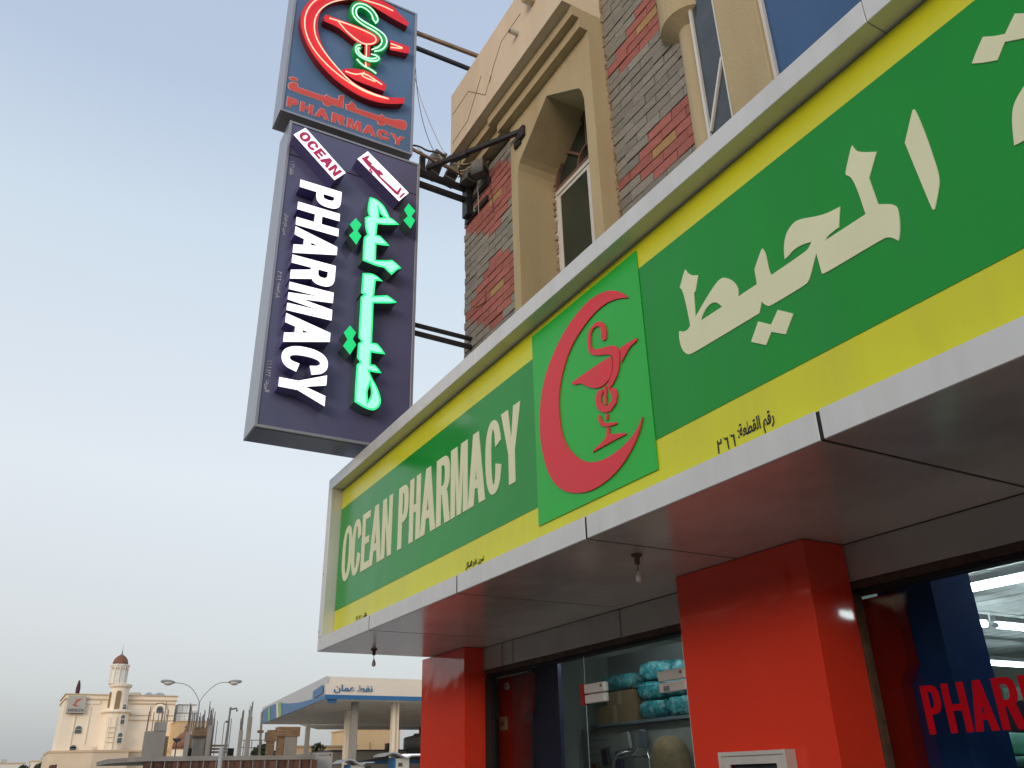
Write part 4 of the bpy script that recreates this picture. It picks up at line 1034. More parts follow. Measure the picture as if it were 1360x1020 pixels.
# ============================================================ shop glazing, door, window lettering
XG = 4.352
gw = thing('shop_window', 'large shop window pane with red PHARMACY lettering and lit ceiling behind', 'shop window', (XG, 1.9, 0))
MB().box(XG, XG+.010, .42, 3.410, .1, 2.498).build('pane', M['glass'], gw)
its = [('P', 3.112, 3.005), ('H', 2.985, 2.855), ('A', 2.845, 2.715), ('R', 2.700, 2.575), ('M', 2.560, 2.420), ('A', 2.405, 2.275), ('C', 2.260, 2.135), ('Y', 2.125, 1.995)]
word([(c, -a, -b) for c, a, b in its], .245, .040, frameX(XG-.002), .002, M['letter_window'], gw, base=1.708, th=.032)
gd = thing('glass_door', 'frameless glass door with steel patch fittings between two clear side panes', 'glass door', (XG, 5.65, 0))
MB().box(XG, XG+.010, 5.035, 6.345, .02, 2.178).build('door_leaf', M['glass'], gd)
MB().box(XG, XG+.010, 5.035, 6.345, 2.186, 2.498).build('transom_pane', M['glass'], gd)
for y, lab in ((6.35, 'left'), (5.03, 'right')):
    MB().box(XG-.003, XG+.000, y-.003, y+.001, .02, 2.498).build('glass_joint', M['glass_edge'], gd)
for (a, b) in ((6.05, 6.34), (5.02, 5.33)):
    f = MB().box(XG-.022, XG+.03, a, b, 2.188, 2.262).build('patch_fitting', M['steel'], gd, bevel=.004)
    MB().box(XG-.020, XG+.028, a+.002, b-.002, 2.108, 2.176).build('patch_fitting', M['steel'], gd, bevel=.004)
    MB().tube([(XG-.024, a+.04, 2.235), (XG-.021, a+.04, 2.235)], .012, 10).build('screw', M['holder'], f)
MB().box(XG-.024, XG-.021, 5.20, 5.27, 2.115, 2.15).build('lock', M['chrome'], gd)
MB().box(XG-.023, XG+.032, 6.345, 6.40, 2.10, 2.27).build('stop_cap', M['red_in'], gd)
gs = thing('side_pane', 'clear fixed glass pane left of the glass door', 'glass pane', (XG, 7.2, 0))
MB().box(XG+.001, XG+.011, 6.355, 8.00, .02, 2.498).build('pane', M['glass'], gs)
gs2 = thing('side_pane', 'clear fixed glass pane between the glass door and the wide red pillar', 'glass pane', (XG, 4.8, 0))
MB().box(XG+.001, XG+.011, 4.55, 5.025, .02, 2.498).build('pane', M['glass'], gs2)
# little round and square fittings on the red edge beside the far pillar
cs = thing('door_chime', 'small round cream bell on the red edge behind the glass', 'bell', (4.49, 7.97, 2.41))
MB().tube([(4.495, 7.97, 2.405), (4.475, 7.97, 2.405)], .036, 14).build('bell_disc', M['plastic_white'], cs)
MB().tube([(4.475, 7.97, 2.405), (4.465, 7.97, 2.405)], .012, 8).build('bell_cap', M['holder'], cs)
so = thing('wall_socket', 'square cream switch box on the red edge behind the glass', 'socket', (4.49, 8.03, 2.0))
MB().box(4.47, 4.498, 7.98, 8.13, 1.985, 2.115).build('socket_plate', M['tape'], so, bevel=.006)
MB().box(4.462, 4.471, 8.02, 8.09, 2.03, 2.07).build('rocker', M['holder'], so)
# white box on the big pillar
wbx = thing('wall_box', 'small white open-front box mounted low on the wide red pillar', 'electrical box', (3.9, 4.0, 1.45))
m_ = MB()
m_.box(3.842, 3.93, 3.68, 3.70, 1.30, 1.66); m_.box(3.842, 3.93, 4.20, 4.225, 1.30, 1.66)
m_.box(3.843, 3.929, 3.70, 4.20, 1.635, 1.659); m_.box(3.843, 3.929, 3.70, 4.20, 1.301, 1.32)
m_.build('case', M['plastic_white'], wbx, bevel=.003)
m_ = MB(); m_.box(3.852, 3.862, 3.70, 3.76, 1.32, 1.635); m_.box(3.852, 3.862, 4.14, 4.20, 1.32, 1.635); m_.box(3.853, 3.861, 3.76, 4.14, 1.59, 1.635); m_.box(3.853, 3.861, 3.76, 4.14, 1.32, 1.36)
m_.build('inner_frame', M['plastic_white'], wbx)
MB().box(3.89, 3.90, 3.76, 4.14, 1.36, 1.59).build('back_plate', M['grey_glass'], wbx)

# ============================================================ things inside the shop
GL = 'fluorescent ceiling lights in the shop'
def lamp(lab, p, q):
    p, q = Vector(p), Vector(q)
    d = (q-p).normalized(); n = d.cross(Vector((0, 0, 1))); L_ = (q-p).length
    t = thing('fluorescent_light', lab, 'ceiling light', tuple(p), GL)
    def ob(nm, m_, w, z0, z1, a=0, b=1):
        c1 = p+d*L_*a; c2 = p+d*L_*b
        mb = MB()
        pts = [c1-n*w, c1+n*w, c2+n*w, c2-n*w]
        mb.prism([(v.x, v.y) for v in pts], 'z', p.z+z0, p.z+z1); return mb.build(nm, m_, t, bevel=.003)
    ob('housing', M['fixture'], .024, .03, .08)
    tb = MB().tube([p+d*.03, q-d*.03], .026, 10); tb.build('tube', M['tube'], t)
    for s_ in (p, q-d*.03):
        MB().tube([s_, s_+d*.03], .024, 10).build('end_cap', M['fixture'], t)
lamp('nearest fluorescent tube running along the shop front', (5.85, 2.0, 2.70), (5.85, 4.2, 2.70))
lamp('fluorescent tube in the second row, left of the pair with a gap', (6.6, 4.50, 2.68), (7.42, 4.50, 2.68))
lamp('fluorescent tube in the second row, right of the pair with a gap', (7.52, 4.50, 2.68), (8.8, 4.50, 2.68))
lamp('farthest fluorescent tube at the back of the shop ceiling', (9.2, 6.25, 2.66), (11.4, 6.25, 2.66))
lamp('added fluorescent tube, unseen above the glass door, lighting the shelf', (4.95, 5.1, 2.70), (4.95, 7.1, 2.70))  # invented tube hidden above the glass, added to brighten the shelf
bk = MB().box(6.0, 6.04, 5.2, 8.2, 2.0, 2.03)
sh = thing('wall_shelf', 'dark metal shelf high behind the glass door carrying cartons and blue bags', 'shelf', (5.9, 7.2, 2.0))
MB().box(5.42, 5.95, 6.1, 7.85, 2.0, 2.03).build('board', M['shelf'], sh, bevel=.004)
MB().box(5.95, 6.0, 6.1, 8.2, 2.03, 2.78).build('back_panel', M['pegboard'], sh)
MB().box(5.47, 5.50, 6.1, 8.1, .3, 1.998).build('pegboard', M['pegboard'], sh)
hl = MB().tube([(5.466, 0, 0), (5.4695, 0, 0)], .006, 6).mesh('peg_hole'); hl.materials.append(M['joint'])
for i in range(9):
    for j in range(5): link('peg_hole', hl, None, sh, loc=(0, 7.6+i*.05, 1.60+j*.07))
def rough_box(name, lab, x0, x1, y0, y1, z0, z1, m_, grp, puff=.0, cat='carton', tp=None):
    mb = MB().box(x0, x1, y0, y1, z0, z1)
    me = mb.mesh(name)
    if puff:
        bm = bmesh.new(); bm.from_mesh(me)
        bmesh.ops.subdivide_edges(bm, edges=bm.edges, cuts=4, use_grid_fill=True)
        c = Vector(((x0+x1)/2, (y0+y1)/2, (z0+z1)/2)); hs = Vector(((x1-x0)/2, (y1-y0)/2, (z1-z0)/2))
        for v in bm.verts:
            q = v.co-c; u = Vector((q.x/hs.x, q.y/hs.y, q.z/hs.z))
            k = 1-.13*(max(0, abs(u.x)+abs(u.y)+abs(u.z)-1.4))
            v.co = c+q*k+Vector((random.uniform(-1, 1), random.uniform(-1, 1), random.uniform(-1, 1)))*puff
            v.co.z = max(v.co.z, z0)
        bm.to_mesh(me); bm.free()
        for p_ in me.polygons: p_.use_smooth = True
    root = thing(name, lab, cat, ((x0+x1)/2, (y0+y1)/2, z0), grp)
    link('body', me, m_, root)
    if tp: MB().box(x0-.002, x0, (y0+y1)/2-.03, (y0+y1)/2+.03, z0, z1).build('tape', M['tape'], root)
    return root
GC = 'cardboard boxes on the high shelf'
rough_box('carton', 'wide cardboard box at the bottom left of the high shelf', 5.45, 5.8, 7.12, 7.76, 2.032, 2.20, M['carton'], GC, tp=1)
rough_box('carton', 'smaller cardboard box stacked on the wide one', 5.46, 5.78, 7.14, 7.58, 2.202, 2.33, M['carton'], GC, tp=1)
GT = 'blue-green plastic wrapped packs on the high shelf'
for k, (a, b, z0, z1, lab) in enumerate([(6.68, 7.08, 2.032, 2.21, 'plastic wrapped pack next to the cartons, lower left'), (6.28, 6.66, 2.032, 2.215, 'plastic wrapped pack at the lower right of the shelf'),
        (6.70, 7.09, 2.205, 2.385, 'plastic wrapped pack in the middle row, left'), (6.28, 6.68, 2.21, 2.39, 'plastic wrapped pack in the middle row, right'),
        (6.55, 7.05, 2.38, 2.56, 'plastic wrapped pack at the top beside the fitting'), (7.16, 7.72, 2.335, 2.50, 'flat plastic wrapped pack lying on the cartons'), (6.24, 6.53, 2.39, 2.52, 'small plastic wrapped pack at the top right')]):
    rough_box('wrapped_pack', lab, 5.44, 5.82, a, b, z0, z1, M['teal'], GT, puff=.010, cat='wrapped pack')
wc = thing('walking_frame', 'chrome folding frame wrapped in clear plastic behind the door', 'walking frame', (5.3, 6.9, 1.2))
for y in (6.62, 7.18):
    MB().tube([(5.2, y, 0.9), (5.2, y, 1.66), (5.22, y+(.05 if y < 7 else -.05), 1.73), (5.27, y+(.12 if y < 7 else -.12), 1.75), (5.36, y+(.14 if y < 7 else -.14), 1.75)], .012, 8).build('tube_leg', M['chrome'], wc, smooth=True)
MB().tube([(5.22, 6.66, 1.70), (5.22, 7.14, 1.70)], .010, 8).build('cross_tube', M['chrome'], wc)
MB().tube([(5.22, 6.9, 1.30), (5.22, 6.9, 1.70), (5.28, 6.88, 1.77)], .010, 8).build('centre_tube', M['chrome'], wc)
ph = thing('sun_hat', 'brown rounded display hat hanging right behind the door glass', 'hat', (5.28, 6.4, 1.4))
MB().lathe((5.28, 6.42, 1.36), [(.05, .50), (.13, .46), (.17, .36), (.18, .18), (.19, .0)][::-1], 16).build('crown', M['plush'], ph, smooth=True)
MB().lathe((5.28, 6.42, 1.34), [(.19, .02), (.26, -.02), (.27, -.05), (.19, 0)], 16).build('brim', M['plush'], ph, smooth=True)
# hanging packets on the pegboard
GK = 'small packets hanging on the pegboard'
for k, (y, z, m_, w) in enumerate([(7.58, 1.80, 'dark_pack', .12), (7.35, 1.76, 'purple_dark', .11), (7.78, 1.66, 'formwork_red', .11), (7.20, 1.93, 'box_grey', .10), (6.95, 1.94, 'shelf', .10)]):
    t = thing('hanging_packet', ['dark packet hanging at the middle of the pegboard', 'purple packet hanging under the cartons', 'brown packet hanging low at the left', 'grey packet hanging right of the dark one', 'steel grey packet hanging under the blue packs'][k], 'packet', (5.4, y, z), GK)
    MB().box(5.38, 5.42, y-w/2, y+w/2, z-.16, z, Matrix.Rotation(R((k*17) % 25-10), 3, 'X')).build('sleeve', M[m_], t, bevel=.01)
    MB().tube([(5.40, y, z), (5.468, y, z+.02)], .004, 6).build('hook', M['chrome'], t)
# right hand side: shelving and packs behind the window letters
rs = thing('display_gondola', 'display shelf with dark uprights seen under the window lettering', 'shelving', (6.2, 3.2, 0))
MB().box(5.3, 6.2, 2.2, 4.2, 1.50, 1.53).build('shelf_board', M['mint_dark'], rs)
for y in (2.35, 3.0, 4.1): MB().box(6.0, 6.05, y, y+.05, .02, 2.1).build('upright', M['navy'], rs)
MB().box(6.06, 6.10, 2.2, 4.3, .3, 1.95).build('back_panel', M['dark_pack'], rs)
GP = 'green wrapped packs in the window'
rough_box('diaper_pack', 'pale green rounded pack under the letter A', 5.35, 5.75, 3.30, 3.68, 1.60, 1.735, M['mint'], GP, puff=.006, cat='pack')
rough_box('diaper_pack', 'pale green rounded pack with yellow mark at the bottom of the window', 5.3, 5.7, 3.12, 3.62, 1.532, 1.598, M['mint'], GP, puff=.005, cat='pack')
rough_box('dark_carton', 'black patterned box right of the green packs', 5.5, 5.9, 2.6, 3.05, 1.532, 1.72, M['dark_pack'], None, cat='carton')
cb = thing('wall_cupboard', 'pale green wall cupboard on the far shop wall', 'cupboard', (11.9, 6.5, 1.5))
MB().box(11.8, 12.19, 5.6, 7.2, 1.9, 2.5).build('carcass', M['mint'], cb, bevel=.01)
MB().box(11.78, 11.80, 5.65, 6.38, 1.95, 2.45).build('cupboard_door', M['wall_in'], cb)
MB().box(11.78, 11.80, 6.42, 7.15, 1.95, 2.45).build('cupboard_door', M['wall_in'], cb)

# ============================================================ mosque with minaret in the distance
D = 110.0
mq = thing('mosque', 'cream mosque with a round minaret topped by a brown dome', 'mosque', (11.5, D, 0))
MB().box(5.75, 17.35, D, D+9, 5.0, 10.5).build('wall', M['b_cream'], mq)
MB().box(5.65, 17.50, D-.15, D+9.1, 10.5, 10.62).build('cornice', M['b_trim'], mq)
MB().box(5.72, 17.42, D-.05, D+9, 10.62, 11.0).build('parapet', M['b_cream'], mq)
MB().box(5.60, 17.55, D-.2, D+9.1, 11.0, 11.1).build('coping', M['b_trim'], mq)
MB().box(7.75, 9.3, D-.12, D, 10.05, 10.4).build('cornice', M['b_cream'], mq)
for (a, b, c, d) in ((12.4, 17.3, 10.1, 10.25), (12.4, 17.3, 8.9, 8.98), (12.4, 17.3, 8.35, 8.45)):
    MB().box(a, b, D-.10, D, c, d).build('moulding', M['b_trim'], mq)
for x in (6.95, 8.35, 12.25): MB().box(x, x+.10, D-.12, D, 5.1, 10.4 if x != 8.35 else 9.8).build('pilaster', M['b_cream'], mq)
# podium
MB().prism([(5.0, D-1.2), (9.2, D-3.0), (12.75, D-3.0), (12.76, D-1.8), (17.6, D-1.8), (17.6, D+9), (5.0, D+9)], 'z', 0, 5.0).build('podium', M['b_cream2'], mq)
MB().prism([(4.95, D-1.3), (9.17, D-3.1), (12.85, D-3.1), (12.86, D-1.9), (17.7, D-1.9), (17.7, D+9), (4.95, D+9)], 'z', 5.0, 5.22).build('podium_cornice', M['b_trim'], mq)
for x, r_ in ((8.7, .55), (15.9, .42)):
    MB().prism([(x-r_, 5.2), (x-r_*.8, 5.2+r_*.7), (x, 5.2+r_*1.3), (x+r_*.8, 5.2+r_*.7), (x+r_, 5.2)], 'y', D-1.0, D-.8).build('crenel', M['b_cream'], mq)
# minaret
cx, cy = 11.12, D-.3
mn = MB().lathe((cx, cy, 0), [(1.35, 4.9), (1.33, 9.0), (1.62, 9.12), (1.66, 9.25), (1.62, 9.35), (1.02, 9.4), (.98, 11.7), (1.20, 11.9), (1.24, 12.1), (1.20, 12.15)], 16).build('minaret', M['b_cream'], mq)
MB().lathe((cx-.45, cy, 0), [(1.0, 12.16), (.98, 14.0), (1.06, 14.1), (1.08, 14.25), (1.02, 14.3)], 10).build('upper_stage', M['b_white'], mn)
MB().lathe((cx-.45, cy, 0), [(.84, 14.3), (.82, 14.55), (.70, 14.9), (.45, 15.2), (.18, 15.38), (.05, 15.44)], 18).build('dome', M['dome_brown'], mn, smooth=True)
MB().lathe((cx-.45, cy, 0), [(.03, 15.4), (.10, 15.52), (.03, 15.62), (.07, 15.75), (.02, 15.85), (.015, 16.5)], 8).build('spire', M['rebar'], mn)
for k in range(5):
    a = R(-150+k*30)
    px, py = cx-.45+1.0*math.cos(a), cy+1.0*math.sin(a)
    MB().tube([(px, py, 12.2), (px, py, 14.05)], .07, 6).build('stage_column', M['b_white'], mn)
for k in range(4):
    a = R(-135+k*30)
    px, py = cx-.45+1.01*math.cos(a), cy+1.01*math.sin(a)
    MB().box(px-.16, px+.16, py-.02, py+.02, 13.72, 13.9).build('stage_arch', M['b_trim'], mn)
def arch_panel(name, x0, x1, z0, z1, y, m_, par, th_=.04):
    xc = (x0+x1)/2; r_ = (x1-x0)/2
    pts = [(x0, z0), (x0, z1-r_)] + [(xc-r_*math.cos(R(a)), z1-r_+r_*math.sin(R(a))) for a in range(15, 180, 15)] + [(x1, z1-r_), (x1, z0)]
    return MB().prism(pts, 'y', y, y+th_).build(name, m_, par)
arch_panel('window', 10.68, 11.22, 9.45, 11.42, cy-1.02, M['plush'], mn)
arch_panel('window', 10.02, 10.22, 9.6, 11.3, cy-.52, M['plush'], mn)
for (x0, x1, z0, z1, fr_) in ((7.18, 7.95, 6.95, 7.82, 1), (7.0, 7.75, 5.25, 5.88, 1), (15.28, 16.15, 9.2, 10.0, 2), (11.46, 11.95, 9.4, 10.0, 0), (11.48, 11.98, 7.85, 8.9, 0), (11.46, 12.02, 5.9, 7.05, 0)):
    yy = D-.03 if x0 < 11 or x0 > 13 else D-1.75
    if fr_ == 0: yy = cy-1.36+.55*0
    w = arch_panel('window', x0, x1, z0, z1, yy-.06, M['b_white'], mq, .08)
    arch_panel('pane', x0+.06, x1-.06, z0+(z1-z0)*.58, z1-.06, yy-.09, M['far_window'], w)
    MB().box(x0+.06, x1-.06, yy-.09, yy-.05, z0+.05, z0+(z1-z0)*.50).build('pane', M['far_window'], w)
arch_panel('window_surround', 14.75, 16.6, 8.45, 10.32, D-.10, M['b_trim'], mq, .06)
arch_panel('window_recess', 14.88, 16.47, 8.45, 10.2, D-.13, M['b_cream'], mq, .06)
w = arch_panel('window', 15.28, 16.1, 9.15, 9.98, D-.18, M['b_white'], mq, .06)
arch_panel('pane', 15.34, 16.04, 9.62, 9.92, D-.21, M['far_window'], w)
MB().box(15.34, 16.04, D-.21, D-.17, 9.2, 9.56).build('pane', M['far_window'], w)
for z in (6.0, 6.5, 7.0, 7.5): MB().box(10.35, 11.1, cy-1.42, cy-1.36, z, z+.05).build('ladder_band', M['b_trim'], mq)
for x in (10.33, 11.1): MB().box(x, x+.04, cy-1.42, cy-1.36, 5.3, 8.6).build('ladder_band', M['b_trim'], mq)
for x, r_ in ((14.2, .55), (15.4, .7), (13.1, .3)):
    MB().lathe((x+.6, D+4, 10.9), [(r_*1.4, 0), (r_*1.3, .3), (r_*.9, .65), (r_*.3, .85)], 14).build('roof_dome', M['tank'], mq, smooth=True)
MB().box(12.2, 13.6, D+2, D+4, 11.0, 11.55).build('roof_house', M['b_cream'], mq)
# sign on the mosque-side building
bs = thing('billboard', 'grey square billboard with a red swoosh above the word AIRREEN', 'billboard', (6.85, D-.4, 9.0))
MB().box(5.98, 7.82, D-.45, D-.25, 9.05, 10.85).build('panel', M['sign_grey'], bs, bevel=.03)
MB().box(6.05, 7.75, D-.44, D-.3, 8.98, 9.05).build('bottom_rail', M['holder'], bs)
sw = [(6.45, 9.95), (6.62, 9.78), (6.85, 9.70), (7.12, 9.74), (7.32, 9.86), (7.10, 9.80), (6.92, 9.84), (6.86, 10.0), (6.95, 10.2), (7.15, 10.35), (7.38, 10.62), (7.15, 10.55), (6.85, 10.48), (6.68, 10.25), (6.66, 10.0)]
plate('logo', [cornered(sw)], frameY(D-.46), .01, M['fig'], bs)
x = 6.12
for ch in 'AIRREEN':
    w_ = .07 if ch == 'I' else .21
    plate('letter', [[(x+a, 9.2+b) for a, b in c] for c in glyph(ch, w_, .30, .07 if ch == 'I' else .06, .05)], frameY(D-.46), .01, M['metal_dark'], bs); x += w_+.04
fg = thing('furled_flag', 'dark furled flag on a pole above the billboard', 'flag', (6.75, D+.3, 11))
MB().tube([(6.76, D+.3, 10.6), (6.70, D+.3, 12.5)], .03, 6).build('pole', M['holder'], fg)
MB().lathe((6.80, D+.3, 10.9), [(.07, 0), (.22, .35), (.24, .8), (.16, 1.3), (.05, 1.65)], 9).build('cloth', M['flag'], fg, smooth=False)
# white tiled annex and peach block behind the site
an = thing('tiled_annex', 'white tiled flat-roofed block right of the mosque', 'building', (18.6, D, 0))
MB().box(17.8, 19.7, D+1, D+6, 8.0, 9.3).build('wall', M['white_tile'], an)
MB().box(17.9, 19.9, D+1.2, D+6, 9.3, 10.2).build('upper_wall', M['white_tile'], an)
MB().box(17.8, 20.0, D+.9, D+6, 9.26, 9.34).build('ledge', M['tile_joint'], an); MB().box(17.85, 20.0, D+1.1, D+6, 10.2, 10.28).build('coping', M['tile_joint'], an)
for z in (8.3, 8.6, 8.9): MB().box(17.8, 19.7, D+.98, D+.995, z, z+.02).build('tile_line', M['tile_joint'], an)
for x in (18.2, 18.7, 19.2): MB().box(x, x+.02, D+.975, D+.99, 8.0, 9.26).build('tile_line', M['tile_joint'], an); MB().box(x+.2, x+.22, D+1.175, D+1.19, 9.34, 10.2).build('tile_line', M['tile_joint'], an)
pb = thing('peach_house', 'peach flat-roofed house behind the building site, left part', 'building', (19.5, D-3, 0))
MB().box(17.2, 20.6, D-5, D+.9, 0, 8.0).build('wall', M['peach'], pb)
MB().box(17.1, 20.7, D-5.1, D+.9, 8.0, 8.1).build('roof_edge', M['b_trim'], pb)
for x in (18.4, 20.2): MB().box(x, x+.6, D-5.05, D-4.98, 4.2, 5.6).build('window', M['far_window'], pb)
dm = thing('small_dome', 'brown dome with a finial behind the concrete wall of the site', 'dome', (17.2, 100, 3.5))
MB().lathe((17.2, 100, 0), [(1.15, 0), (1.15, 4.9), (1.25, 5.0)], 16).build('drum', M['b_cream'], dm)
MB().lathe((17.2, 100, 0), [(1.2, 5.0), (1.15, 5.5), (.9, 6.1), (.5, 6.5), (.15, 6.7), (.2, 6.9), (.08, 7.0), (.2, 7.15), (.02, 7.4)], 18).build('shell', M['dome_brown'], dm, smooth=True)
# small houses and trees far left
hs = [(-1.0, 5.4, 5.1, 'b_white', 'low white house at the left end of the skyline'), (5.2, 3.2, 5.35, 'b_cream', 'low cream house beside the far trees')]
for x, w_, h_, m_, lab in hs:
    t = thing('far_house', lab, 'house', (x, 160, 0), 'low houses on the far skyline')
    MB().box(x, x+w_, 158, 166, 0, h_).build('wall', M[m_], t)
    MB().box(x-.1, x+w_+.1, 157.9, 166.1, h_, h_+.18).build('roof_edge', M['b_trim'], t)
    for k in range(3): MB().box(x+.5+k*1.0, x+.9+k*1.0, 157.92, 157.99, h_-1.4, h_-.6).build('window', M['far_window'], t)
    MB().box(x+w_*.4, x+w_*.55, 160, 161, h_+.18, h_+.7).build('roof_tank', M['tank'], t)
def tree(label, x, y, h_, r_, n, seed):
    rr = random.Random(seed)
    t = thing('tree', label, 'tree', (x, y, 0), 'trees on the skyline')
    MB().tube([(x, y, 0), (x+.1, y, h_*.5), (x-.05, y, h_*.8)], .2, 7, radii=[.22, .15, .06]).build('trunk', M['bark'], t)
    cr_ = MB()
    for k in range(n):
        a = rr.uniform(0, 6.283); u = rr.uniform(-1, 1); q = rr.random()**.5
        c = Vector((x+math.cos(a)*r_*q*math.sqrt(1-u*u), y+math.sin(a)*r_*q*math.sqrt(1-u*u), h_*.8+u*r_*.75))
        d1 = Vector((rr.uniform(-1, 1), rr.uniform(-1, 1), rr.uniform(-1, 1))).normalized()*rr.uniform(.08, .2)
        d2 = d1.cross(Vector((rr.uniform(-1, 1), rr.uniform(-1, 1), .3))).normalized()*rr.uniform(.05, .12)
        cr_.quad(tuple(c-d1), tuple(c-d2), tuple(c+d1), tuple(c+d2))
    link('crown', cr_.mesh('crown'), M['foliage'], t)
tree('small dark tree left of the low white house', .3, 152, 5.6, .8, 500, 1)
tree('small tree standing above the cream house roof', 4.1, 152, 5.3, .7, 400, 2)
tree('bushy tree right of the far houses', 6.3, 150, 5.4, .9, 500, 3)
rb = thing('red_awning', 'small dark red roof corner below the mosque podium', 'roof', (4.8, 104, 4))
MB().prism([(5.15, 3.2), (5.2, 3.72), (5.75, 3.76), (5.75, 3.2)], 'y', 103, 106).build('roof_sheet', M['formwork_red'], rb)
MB().box(5.2, 5.7, 103.1, 105.9, 0, 3.2).build('wall', M['b_cream2'], rb)

# ============================================================ building site
C = 45.0
st = thing('building_site', 'unfinished concrete slab on rust-coloured formwork with bare columns', 'building site', (10, C, 0))
MB().prism([(4.9, C+3.6), (6.05, C), (14.15, C), (14.15, C+9), (4.9, C+9)], 'z', 2.60, 2.80).build('slab', M['concrete'], st)
pn = MB().box(-.195, .195, -.03, .03, -.9, .9).mesh('formwork_panel', bevel=.008); pn.materials.append(M['formwork_red'])
for k in range(20): link('formwork_panel', pn, None, st, loc=(6.3+k*.41, C+.12, 1.68))
MB().box(6.1, 14.1, C+.16, C+.3, .3, 2.58).build('formwork_backing', M['joint'], st)
wb_ = MB().tube([(0, 0, 0), (0, 0, 1.9)], .025, 5).mesh('prop'); wb_.materials.append(M['galv'])
for k in range(14): link('prop', wb_, None, st, loc=(6.4+k*.58, C-.03, .68))
MB().box(6.06, 6.95, C+.6, C+1.2, 2.8, 3.92).build('concrete_wall', M['concrete'], st)
MB().box(6.45, 6.95, C+.6, C+1.2, 3.9, 4.34).build('concrete_wall', M['concrete'], st)
MB().box(6.96, 7.12, C+.7, C+1.0, 2.8, 3.7).build('shuttering', M['formwork'], st)
def rebars(x, y, z0, z1, n, sp, seed, lean=0):
    rr = random.Random(seed)
    for k in range(n):
        xx = x+(k % 3)*sp; yy = y+(k//3)*sp; zt_ = z1-rr.uniform(0, .45)
        MB().tube([(xx, yy, z0), (xx+lean+rr.uniform(-.03, .03), yy, zt_)], .020, 5).build('rebar', M['rebar'], st)
def concrete_col(x, y, w_, z1, mat_='concrete'):
    MB().box(x-w_/2, x+w_/2, y-w_/2, y+w_/2, 2.8, z1).build('column', M[mat_], st, bevel=.02)
rebars(6.1, C+.8, 3.9, 5.1, 4, .22, 1); rebars(6.7, C+.8, 4.3, 5.25, 5, .12, 2)
concrete_col(8.02, C+1, .20, 3.9); rebars(7.95, C+1, 3.6, 5.25, 5, .06, 3)
MB().box(8.44, 8.95, C+1.6, C+2.1, 2.8, 3.75).build('column', M['concrete'], st, bevel=.02)
MB().box(8.40, 9.0, C+1.55, C+2.15, 3.75, 4.15).build('shuttering', M['formwork'], st); MB().box(8.36, 9.04, C+1.5, C+2.2, 3.68, 3.75).build('shuttering', M['holder'], st)
rebars(8.42, C+1.5, 4.1, 5.0, 6, .18, 4)
concrete_col(9.03, C+1, .20, 4.2); rebars(8.90, C+1, 4.1, 5.35, 6, .08, 5)
MB().tube([(9.80, C+.8, 2.8), (9.86, C+.8, 5.05)], .05, 6).build('rebar', M['rebar'], st)
MB().tube([(9.86, C+.8, 4.95), (10.15, C+.8, 5.0), (10.2, C+.8, 4.85)], .05, 6).build('rebar', M['rebar'], st)
rebars(9.3, C+3, 2.8, 5.0, 6, .14, 6)
rebars(10.1, C+2, 2.8, 4.85, 3, .07, 7); rebars(9.15, C+4, 2.8, 5.1, 6, .16, 17); rebars(9.9, C+5, 2.8, 4.9, 5, .13, 18); rebars(8.5, C+3, 4.0, 5.15, 5, .10, 19)
concrete_col(10.55, C+1, .17, 4.0); rebars(10.50, C+1, 3.9, 5.0, 5, .05, 8)
concrete_col(10.88, C+.8, .20, 4.6); rebars(10.83, C+.8, 4.5, 5.35, 5, .06, 9)
MB().tube([(11.7, C+1.5, 2.8), (11.62, C+1.5, 4.9)], .06, 6).build('column', M['concrete'], st); MB().box(11.5, 11.78, C+1.4, C+1.6, 3.9, 4.02).build('shuttering', M['formwork'], st)
MB().box(12.1, 12.45, C+1.6, C+2, 2.8, 4.05).build('shuttering', M['formwork'], st, bevel=.02)
MB().box(12.02, 12.5, C+1.55, C+2.05, 3.5, 3.95).build('shuttering', M['formwork'], st)
MB().box(12.85, 13.5, C+1.2, C+1.8, 2.8, 3.75).build('column', M['concrete'], st, bevel=.02)
MB().box(12.5, 13.6, C+1.15, C+1.9, 3.72, 4.18).build('shuttering', M['formwork'], st); MB().box(12.55, 12.83, C+1.3, C+1.7, 2.8, 3.72).build('shuttering', M['formwork'], st)
MB().box(13.82, 14.02, C+.8, C+1.0, 2.7, 4.3).build('column', M['concrete'], st)
for z in (3.0, 3.15, 3.3): MB().box(9.1, 10.3, C+2.5, C+2.6, z, z+.09).build('timber', M['formwork'], st)
for x in (8.25, 10.2): MB().box(x, x+.28, C+1.8, C+2, 2.8, 3.2).build('tarpaulin', M['joint'], st)
for x in (11.1, 11.5, 12.0): MB().tube([(x, C+2.5, 2.8), (x, C+2.5, 3.6)], .02, 5).build('guard_post', M['rebar'], st)
for z in (3.25, 3.6): MB().tube([(10.9, C+2.5, z), (12.3, C+2.5, z)], .018, 5).build('guard_rail', M['rebar'], st)
tree('green tree seen through the columns of the building site', 14.3, 56, 3.9, .75, 900, 9)
tree('pale bare tree behind the petrol station wall', 20.3, 64, 4.6, .55, 130, 10)
# satellite dish like umbrella
dsh = thing('satellite_dish', 'dark satellite dish between the dome and the bare rebar', 'satellite dish', (7.5, C+1, 2.8))
MB().tube([(7.55, C+1, 2.8), (7.55, C+1, 3.45)], .03, 6).build('mast', M['holder'], dsh)
MB().lathe((7.55, C+1, 3.45), [(.02, 0), (.14, .05), (.22, .15), (.20, .17), (.10, .10)], 14).build('dish', M['metal_dark'], dsh, smooth=True)
